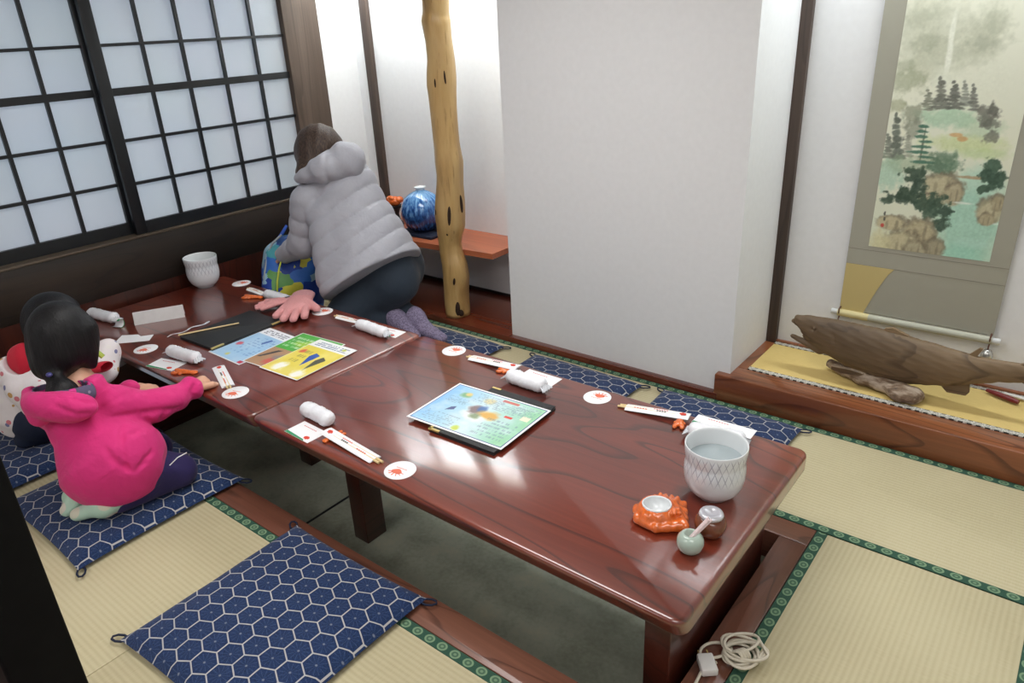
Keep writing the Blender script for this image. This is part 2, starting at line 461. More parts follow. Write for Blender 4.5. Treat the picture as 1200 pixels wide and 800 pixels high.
# left (window) wall
wl=MB(); wl.box(-.14,0,-3,-.82,-.05,2.42); wl.box(-.14,0,-.82,1.6,1.95,2.42); wl.box(-.14,0,1.84,2.2,-.05,2.42)
struct(wl.build('wall_left',M['wall']))
sbox('wall_left_panel',M['panelred'],-.14,-.004,-.82,1.61,-.05,.40)
sbox('trim_1',M['sill'],-.14,0.0,-.82,1.605,.392,.648,bev=.004)
sbox('trim_2',M['siltop'],-.14,.004,-.82,1.605,.648,.660,bev=.003)
sbox('trim_3',M['black'],-.14,.004,-.82,1.605,1.86,1.95,bev=.004)
sbox('trim_4',M['post'],-.14,.002,1.604,1.855,-.05,2.42,bev=.004)
sbox('wall_back',M['wall'],-.14,5.4,2.12,2.25,-.05,2.42)
sbox('trim_5',M['strip'],.108,.172,2.09,2.121,.03,2.42,bev=.003)
sbox('wall_pillar',M['wall'],1.556,2.80,1.66,2.125,.028,2.42)
sbox('wall_right',M['wall'],5.0,5.12,-3,2.2,-.05,2.42)
sbox('wall_front',M['wall'],-.2,5.4,-3.0,-2.9,-.05,2.42)
st=MB(); st.box(-.01,1.556,1.622,2.121,-.05,.03,bev=.002); st.box(1.555,2.76,1.622,1.665,-.05,.028,bev=.003)
struct(st.build('trim_alcove_board',M['alcove'],smooth=True))
sbox('baseboard_back',M['black'],0,1.556,2.108,2.121,.03,.045)
sbox('added_lamp_baffle',M['wall'],-.02,1.556,1.66,1.70,2.08,2.42)  # added out of view to keep the alcove lamp out of table reflections
sbox('wall_lintel_tokonoma',M['wall'],2.80,5.0,1.66,1.70,2.06,2.42)
# tokonoma platform
sbox('trim_kamachi',M['kamachi'],2.742,4.99,1.624,1.748,-.04,.125,bev=.007)
sb=MB(); sb.box(2.797,2.846,1.745,2.121,-.04,.1245); sb.box(2.84,4.99,2.104,2.121,.1,.136); sb.box(2.84,4.99,1.745,2.11,-.04,.1)
struct(sb.build('trim_tokonoma_board',M['kamachiy']))
sbox('trim_6',M['strip'],2.80,2.846,2.088,2.122,.125,2.42,bev=.003)
gz=thing('goza_mat','yellow woven mat with white and black edging on the raised alcove floor','mat',(3.918,1.925,.1))
g=MB().box(-1.072,1.072,-.178,.178,0,.026); g.build('mat_core',M['goza'],gz)
for y in (-.165,.165):
    MB().box(-1.072,1.072,-.0145,.0145,0,.0275).build('border',M['gozab'],gz,loc=(0,y,0))
# dark partition at the near left
pz=thing('door_post','black lacquered wooden door post standing at the near left edge','post',(3.0,-1.075,-.045))
MB().box(0.1762-.135,0.1762,-.03,.03,0,2.46,bev=.004).build('post',M['blackpost'],pz,smooth=True)
MB().box(0.1762-.175,0.1762-.13,-.02,.02,0,2.46,bev=.004).build('door_stop',M['blackpost'],pz,smooth=True)

# ---- shoji windows
def shoji(n,label,xf,y0,y1,z0,z1,gl,gr,gb,gt,vb,hb,thick):
    w=MB()
    w.box(xf-.028,xf,y0,gl,z0,z1,bev=.003); w.box(xf-.028,xf,gr,y1,z0,z1,bev=.003)
    w.box(xf-.027,xf-.001,gl,gr,z0,gb); w.box(xf-.027,xf-.001,gl,gr,gt,z1)
    for y in vb: w.box(xf-.02,xf-.003,y-.0085,y+.0085,gb,gt)
    for z in hb:
        t=.018 if abs(z-thick)<1e-6 else .0075
        w.box(xf-.021,xf-.002 if t>.01 else xf-.0035,gl,gr,z-t,z+t)
    f=struct(w.build(n,M['black'],smooth=True)); f['label']=label
    MB().box(xf-.026,xf-.022,gl-.003,gr+.003,gb-.003,gt+.003).build('pane',M['shoji'],f)
shoji('window_1','black framed paper screen panel beside the brown post',-.018,.497,1.70,.66,1.86,.556,1.625,.722,1.80,(.762,.972,1.19,1.408),(1.588,1.372,1.138,.921),1.372)
shoji('window_2','black framed paper screen panel at the left edge',-.07,-.72,.53,.66,1.86,-.64,.487,.722,1.80,(.268,.048,-.172,-.392),(1.588,1.372,1.138,.921),1.372)

# ------------------------------------------------------------------ tatami mats
def tatami(label,cx,cy,L,W,rot,cut=0):
    t=thing('tatami_mat',label,'mat',(cx,cy,-.045),rot,'tatami mats')
    MB().box(-L/2,L/2,-W/2,W/2,0,.0445,bev=.002).build('mat_core',M['tatami'],t,smooth=True)
    for s in (-1,1):
        MB().box(-L/2+.001,L/2-.001,-.0175,.0175,.03,.0458,bev=.0008).build('border',M['border'],t,loc=(0,s*(W/2-.0175),0))
tatami('narrow tatami mat along the alcove board, behind the table by the window',1.10,1.288,2.195,.662,0)
tatami('narrow tatami mat below the raised alcove with the fish',3.60,1.288,2.798,.662,0)
tatami('tatami mat right of the pit, under the coiled white cord',3.730,.003,1.90,.632,PI/2)
tatami('tatami mat in the lower right corner of the photo',4.525,.003,1.90,.955,PI/2)
tatami('tatami mat in front of the pit, under the seated children',.995,-.5865,1.988,.907,0)
tatami('tatami mat in front of the pit, under the nearest navy cushion',2.70,-.5865,1.418,.907,0)
fl2=MB().box(-.1,5.3,-2.9,-1.041,-.06,-.004); struct(fl2.build('floor_corridor',M['rim']))
sbox('floor_strip',M['rim'],3.412,4.995,-1.04,-.95,-.05,-.002)

# ------------------------------------------------------------------ tables
def table(label,x0,x1,legs):
    t=thing('low_table',label,'table',((x0+x1)/2,.45,-.38))
    hx=(x1-x0)/2; Z=.38
    prof=[(.030,Z+.260),(.012,Z+.262),(.004,Z+.266),(0,Z+.273),(0,Z+.279),(0,Z+.311),(0,Z+.318),(.002,Z+.3235),(.007,Z+.328),(.014,Z+.330)]
    tb=MB().loops(-hx,hx,-.45,.45,prof,.034,6)
    tb.v=[(x,y+((Z+.326-z)*.42 if y<-.40 and z<Z+.326 else 0),z) for x,y,z in tb.v]
    tb.build('table_top',M['table'],t,smooth=True,ang=60)
    a=MB().box(-hx+.10,hx-.10,-.36,.36,Z+.21,Z+.258); a.build('apron',M['tabledark'],t)
    for (lx,ly,wx,wy) in legs:
        MB().box(lx-wx/2,lx+wx/2,ly-wy/2,ly+wy/2,0,Z+.25,bev=.004).build('leg',M['tabledark'],t,smooth=True)
table('glossy red lacquered low table half nearer the window',.03,1.6485,[(-.72,.0,.085,.62),(.25,.22,.085,.25)])
table('glossy red lacquered low table half nearer the camera',1.6515,3.368,[(-.732,-.0875,.085,.105),(.745,0,.075,.67)])

# ------------------------------------------------------------------ floor cushions
def zabuton(label,cx,cy,rot,W=.63,D=.63,T=.055,first=None):
    if first: return dup(first,(cx,cy,.001),rot,label,'navy hexagon floor cushions')
    t=thing('floor_cushion',label,'cushion',(cx,cy,.001),rot,'navy hexagon floor cushions')
    m=MB()
    def outline(u,v):
        a,b=2*u-1,2*v-1
        x=a*W/2*(1-.035*(1-b*b)); y=b*D/2*(1-.035*(1-a*a))
        return a,b,x,y
    def prof(a,b):
        e=(1-abs(a)**5)*(1-abs(b)**5)
        return max(0,e)**.42
    def wr(a,b): return .0022*math.sin(9*a+4*b)*math.sin(7*b-3*a)
    m.grid(lambda u,v:(lambda a,b,x,y:(x,y,.016+(T-.016)*prof(a,b)*(1-.12*(a*a+b*b)+.0)+wr(a,b)*prof(a,b)))(*outline(u,v)),36,36)
    m.grid(lambda u,v:(lambda a,b,x,y:(x,y,.016-.016*prof(a,b)))(*outline(u,v)),36,36,flip=True)
    m.build('cover',M['zab'],t,smooth=True,ang=180)
    for sx in (-1,1):
        for sy in (-1,1):
            p=[]
            for k in range(9):
                q=k/8*2*PI
                p.append((sx*(W/2-.012+.024*(1-math.cos(q))),sy*(D/2-.012+.014*math.sin(q)+.016*(1-math.cos(q))*.5),.012))
            MB().tube(p,.0035,6).build('corner_tassel',M['navy'],t,smooth=True,ang=180)
    return t
Z0=zabuton('nearest navy hexagon floor cushion, empty, in the lower left foreground',2.262,-.375,.02)
zabuton('navy hexagon floor cushion under the girl in the pink jacket',1.215,-.325,.01,first=Z0)
zabuton('navy hexagon floor cushion at far left, under the child in white',.505,-.325,-.01,first=Z0)
zabuton('navy hexagon floor cushion behind the table, beside the woman\'s purple socks',1.292,1.215,.0,first=Z0)
zabuton('navy hexagon floor cushion behind the table, at the foot of the white wall',2.118,1.222,.0,first=Z0)
zabuton('navy hexagon floor cushion behind the table, below the raised alcove end',2.852,1.235,.0,first=Z0)

# ------------------------------------------------------------------ alcove: shelf, trunk post, vase, ornament
sh=thing('wall_shelf','orange brown wooden shelf board in the corner alcove','shelf',(.6,1.95,.42))
s_=MB().prism([(-.59,.17),(-.59,-.245),(.735,-.165),(.735,.17)],-.032,0); s_.build('board',M['shelf'],sh)
for x in (-.3,.5): MB().box(x-.015,x+.015,0.0,.17,-.07,-.032).build('bracket',M['shelf'],sh)
tp=thing('trunk_post','polished natural tree trunk post standing at the alcove front','post',(1.10,1.72,.03))
PR=[(1.0989,1.7200,0.0300,0.0709),(1.0952,1.7200,0.0999,0.0731),(1.0966,1.7200,0.1805,0.0725),(1.1065,1.7200,0.2769,0.0767),(1.1029,1.7200,0.3384,0.0738),(1.0863,1.7200,0.4023,0.0662),(1.0827,1.7200,0.4625,0.0634),(1.0898,1.7200,0.5285,0.0726),(1.1018,1.7200,0.5795,0.0817),(1.1016,1.7200,0.6380,0.0860),(1.1062,1.7200,0.7108,0.0829),(1.1133,1.7200,0.8061,0.0750),(1.1183,1.7200,0.8532,0.0746),(1.1195,1.7200,0.9223,0.0787),(1.1137,1.7200,1.0125,0.0712),(1.1086,1.7200,1.1886,0.0699),(1.1082,1.7200,1.2659,0.0716),(1.1079,1.7200,1.3167,0.0756),(1.1137,1.7200,1.3670,0.0752),(1.1223,1.7200,1.4413,0.0701),(1.1162,1.7200,1.5427,0.0694),(1.1112,1.7200,1.6262,0.0753),(1.1159,1.7200,1.6652,0.0663),(1.1195,1.7200,1.7193,0.0680),(1.1463,1.7200,1.9422,0.0660),(1.1463,1.7200,2.4200,0.0660)]
path=[];rad=[]
for (x,y,z,r) in PR: path.append((x-1.10,y-1.72,z-.03)); rad.append(r)
# resample smoothly
def resamp(path,rad,n):
    out=[];ro=[]
    m=len(path)
    for i in range(n):
        t=i/(n-1)*(m-1);k=min(int(t),m-2);f=t-k;f=f*f*(3-2*f)*.5+f*.5
        out.append(tuple(path[k][j]*(1-f)+path[k+1][j]*f for j in range(3))); ro.append(rad[k]*(1-f)+rad[k+1]*f)
    return out,ro
pp,rr=resamp(path,rad,70)
tm=MB(); tm.tube(pp,rr,28)
rs=random.Random(3)
for i,v in enumerate(tm.v):
    a=math.atan2(v[1],v[0]); k=1+.035*math.sin(3*a+v[2]*5)+.03*math.sin(5*a-v[2]*11)
    q=pp[min(i//28,69)]
    tm.v[i]=(q[0]+(v[0]-q[0])*k,q[1]+(v[1]-q[1])*k,v[2])
tm.build('trunk',M['trunk'],tp,smooth=True,ang=180)
cd=Vector((.634,-.773,0))
def hollow(px,pz,w,h,rad_,lean=0):
    c=Vector(px)
    R=Matrix.Rotation(lean,3,'Y')
    MB().ell((c.x-1.10,c.y-1.72,pz-.03),(w,w*.8,h),R,12,10).build('hollow',M['hollow'],tp,smooth=True,ang=180)
for (x,y,z,w,h,l) in [(1.1531,1.6541,0.6429,0.0120,0.0580,0.1000),(1.1871,1.7210,0.7011,0.0100,0.0500,-0.0500),(1.1750,1.6801,1.3670,0.0060,0.0400,-0.1000),(1.1327,1.6501,1.3336,0.0050,0.0220,0.0000),(1.1447,1.6702,0.0889,0.0160,0.0450,0.1000),(1.1590,1.6820,0.0634,0.0180,0.0200,0.0000),(1.1462,1.6580,0.2610,0.0080,0.0220,0.2000),(1.0634,1.6444,0.6528,0.0060,0.0200,0.0000),(1.1234,1.6576,0.5386,0.0080,0.0120,0.0000)]: hollow((x,y,0),z,w,h,0,l)
# vase
vs=thing('round_vase','round blue streaky glazed vase with a small white lip on the shelf','vase',(.665,1.925,.42))
def m_vase():
    m=N('blue_streaky_glaze',rough=.1,coat=.8,coatr=.05)
    o=m.sep(m.obj()); 
    ang=m.math('ARCTAN2',o[1],o[0])
    v=m.comb(m.math('MULTIPLY',ang,5.0),m.math('MULTIPLY',o[2],16.0),0.0)
    n=m.noise(v,1.6,4,.55)
    f=m.math('ADD',m.math('MULTIPLY',n,1.0),m.math('MULTIPLY',m.math('SUBTRACT',o[2],.15),1.6))
    m.set('col',m.ramp(f,[(.16,lin((16,24,46))),(.36,lin((24,54,110))),(.5,lin((44,98,168))),(.66,lin((110,164,216))),(.85,lin((150,196,232)))])); return m.mat
prof=[(.05,0),(.07,.002),(.098,.022),(.12,.055),(.132,.10),(.132,.13),(.122,.17),(.1,.205),(.072,.228),(.045,.241),(.03,.246),(.026,.252)]
MB().lathe([(.05,.018)]+[(r,z+.018) for r,z in prof]).build('body',m_vase(),vs,smooth=True)
MB().lathe([(.024,.266),(.027,.275),(.036,.283),(.037,.286),(.03,.287),(.02,.28),(.018,.262)],cap1=False).build('lip',M['whiteglaze'],vs,smooth=True)
MB().box(-.125,.165,-.11,.11,.0,.018,bev=.004).build('base_cloth',M['navy'],vs,smooth=True)
on=thing('glazed_ornament','small glossy orange ornament on a black stand at the shelf\'s far end','ornament',(.36,1.98,.42))
oz=.125
o_=MB(); o_.ell((0,0,oz+.03),(.05,.04,.032)); o_.ell((-.035,0,oz+.035),(.03,.03,.026)); o_.ell((.035,.01,oz+.04),(.028,.03,.022)); o_.ell((0.0,-.02,oz+.05),(.03,.02,.016))
o_.build('figure',M['orange'],on,smooth=True,ang=180)
st_=MB(); st_.lathe([(.05,0),(.052,.012),(.03,.03),(.022,.07),(.034,.105),(.05,.118),(.05,.126)],c=(0,0,0)); st_.build('stand',M['black'],on,smooth=True)

# ------------------------------------------------------------------ hand-painted colour fields (print and paint on flat sheets)
def vnoise(U,V,f,seed,oct=4):
    rng=np.random.RandomState(seed); out=0;amp=1;tot=0
    for o in range(oct):
        n=int(f*2**o*3)+3; G=rng.rand(n+2,n+2)
        x=U*f*2**o; y=V*f*2**o
        x=np.clip(x,0,n-.001);y=np.clip(y,0,n-.001)
        i=x.astype(int);j=y.astype(int);a=x-i;b=y-j;a=a*a*(3-2*a);b=b*b*(3-2*b)
        i=np.minimum(i,n);j=np.minimum(j,n)
        out=out+amp*(G[i,j]*(1-a)*(1-b)+G[i+1,j]*a*(1-b)+G[i,j+1]*(1-a)*b+G[i+1,j+1]*a*b);tot+=amp;amp*=.5
    return out/tot
class Canvas:
    def __init__(s,nu,nv,bg):
        s.nu,s.nv=nu,nv; s.asp=1.0; s.tex=0.0
        s.U,s.V=np.meshgrid(np.linspace(0,1,nu+1),np.linspace(0,1,nv+1),indexing='ij')
        s.C=np.zeros(s.U.shape+(3,)); s.C[:]=bg
    def over(s,col,a): s.C=s.C*(1-a[...,None])+np.array(col,float)*a[...,None]
    def blob(s,u,v,ru,rv,col,al=1,soft=.35,nz=.5,seed=0,f=14):
        d=np.sqrt(((s.U-u)/ru)**2+((s.V-v)/rv)**2)+nz*(vnoise(s.U,s.V*s.asp,f,seed)-.5)*2
        t=s.tex*(vnoise(s.U,s.V*s.asp,f*2.6,seed+77,3)-.5)
        k=np.clip((1+soft-d)/(2*soft),0,1)
        s.C=s.C*(1-al*k[...,None])+np.clip(np.array(col,float)+t[...,None]*120,0,255)*al*k[...,None]
    def rect(s,u0,v0,u1,v1,col,al=1): s.over(col,al*((s.U>=u0)&(s.U<=u1)&(s.V>=v0)&(s.V<=v1)).astype(float))
    def poly(s,pts,col,al=1):
        ins=np.zeros(s.U.shape,bool);n=len(pts)
        for i in range(n):
            (x1,y1),(x2,y2)=pts[i],pts[(i+1)%n]
            c=((y1>s.V)!=(y2>s.V)); xi=(x2-x1)*(s.V-y1)/((y2-y1) if y2!=y1 else 1e-9)+x1
            ins^=c&(s.U<xi)
        s.over(col,al*ins.astype(float))
    def strokes(s,u0,v0,u1,v1,rows,col,al=.7,seed=0,fill=.6,vert=False):
        rng=np.random.RandomState(seed)
        for r in range(rows):
            t=(r+.5)/rows; h=.28/rows
            k=0.0
            while k<1:
                w=rng.uniform(.02,.07)
                if rng.rand()<fill:
                    if vert: s.rect(u0+(u1-u0)*(t-h),v0+(v1-v0)*k,u0+(u1-u0)*(t+h),v0+(v1-v0)*min(1,k+w*.8),col,al)
                    else: s.rect(u0+(u1-u0)*k,v0+(v1-v0)*(t-h),u0+(u1-u0)*min(1,k+w*.8),v0+(v1-v0)*(t+h),col,al)
                k+=w
    def build(s,name,mat,parent,fn):
        m=MB(); m.grid(fn,s.nu,s.nv)
        o=m.build(name,mat,parent,smooth=True,ang=180)
        L=np.where(s.C/255<=.04045,s.C/255/12.92,((np.maximum(s.C,0)/255+.055)/1.055)**2.4)
        a=o.data.color_attributes.new('print','FLOAT_COLOR','POINT')
        a.data.foreach_set('color',np.concatenate([L,np.ones(L.shape[:2]+(1,))],-1).reshape(-1).astype(np.float32))
        return o
def m_print(name,rough):
    m=N(name,rough=rough); v=m.n('ShaderNodeVertexColor'); v.layer_name='print'; m.set('col',v.outputs[0]); return m.mat
M['paint']=m_print('ink_painting_silk',.75); M['print']=m_print('printed_sheet',.4)

# ------------------------------------------------------------------ hanging scroll
hs=thing('hanging_scroll','grey hanging scroll with a landscape painting on the alcove wall','scroll',(3.408,2.1,0))
MB().box(-.297,.297,0,.004,.36,1.98).build('cloth',plain('grey_scroll_silk',(158,156,142),.75),hs)
yl=[(-.2965,.572),(-.103,.572)]+[(-.103-.075*(k/8)**.7-.02*(k/8),.572-.22*(k/8)) for k in range(1,9)]+[(-.2965,.352)]
MB().prism(yl,0,.0012).build('yellow_silk',plain('yellow_scroll_silk',(190,172,116),.75),hs,loc=(0,-.0003,0),rot=(PI/2,0,0))
ln=MB(); ln.box(-.297,.297,-.0007,0,.640,.643); ln.box(-.297,.297,-.0007,0,.571,.5735)
ln.build('seam_line',plain('dark_scroll_seam',(132,128,116),.8),hs)
cv=Canvas(170,420,(222,223,204)); cv.asp=2.4; cv.tex=.22
def W_(z): return (z-.66)/1.14
cv.over((196,206,178),np.clip(1-cv.V*1.6,0,1)*.5)
cv.over((226,224,200),np.clip(vnoise(cv.U,cv.V,3,5)*1.4-.5,0,1)*.6)
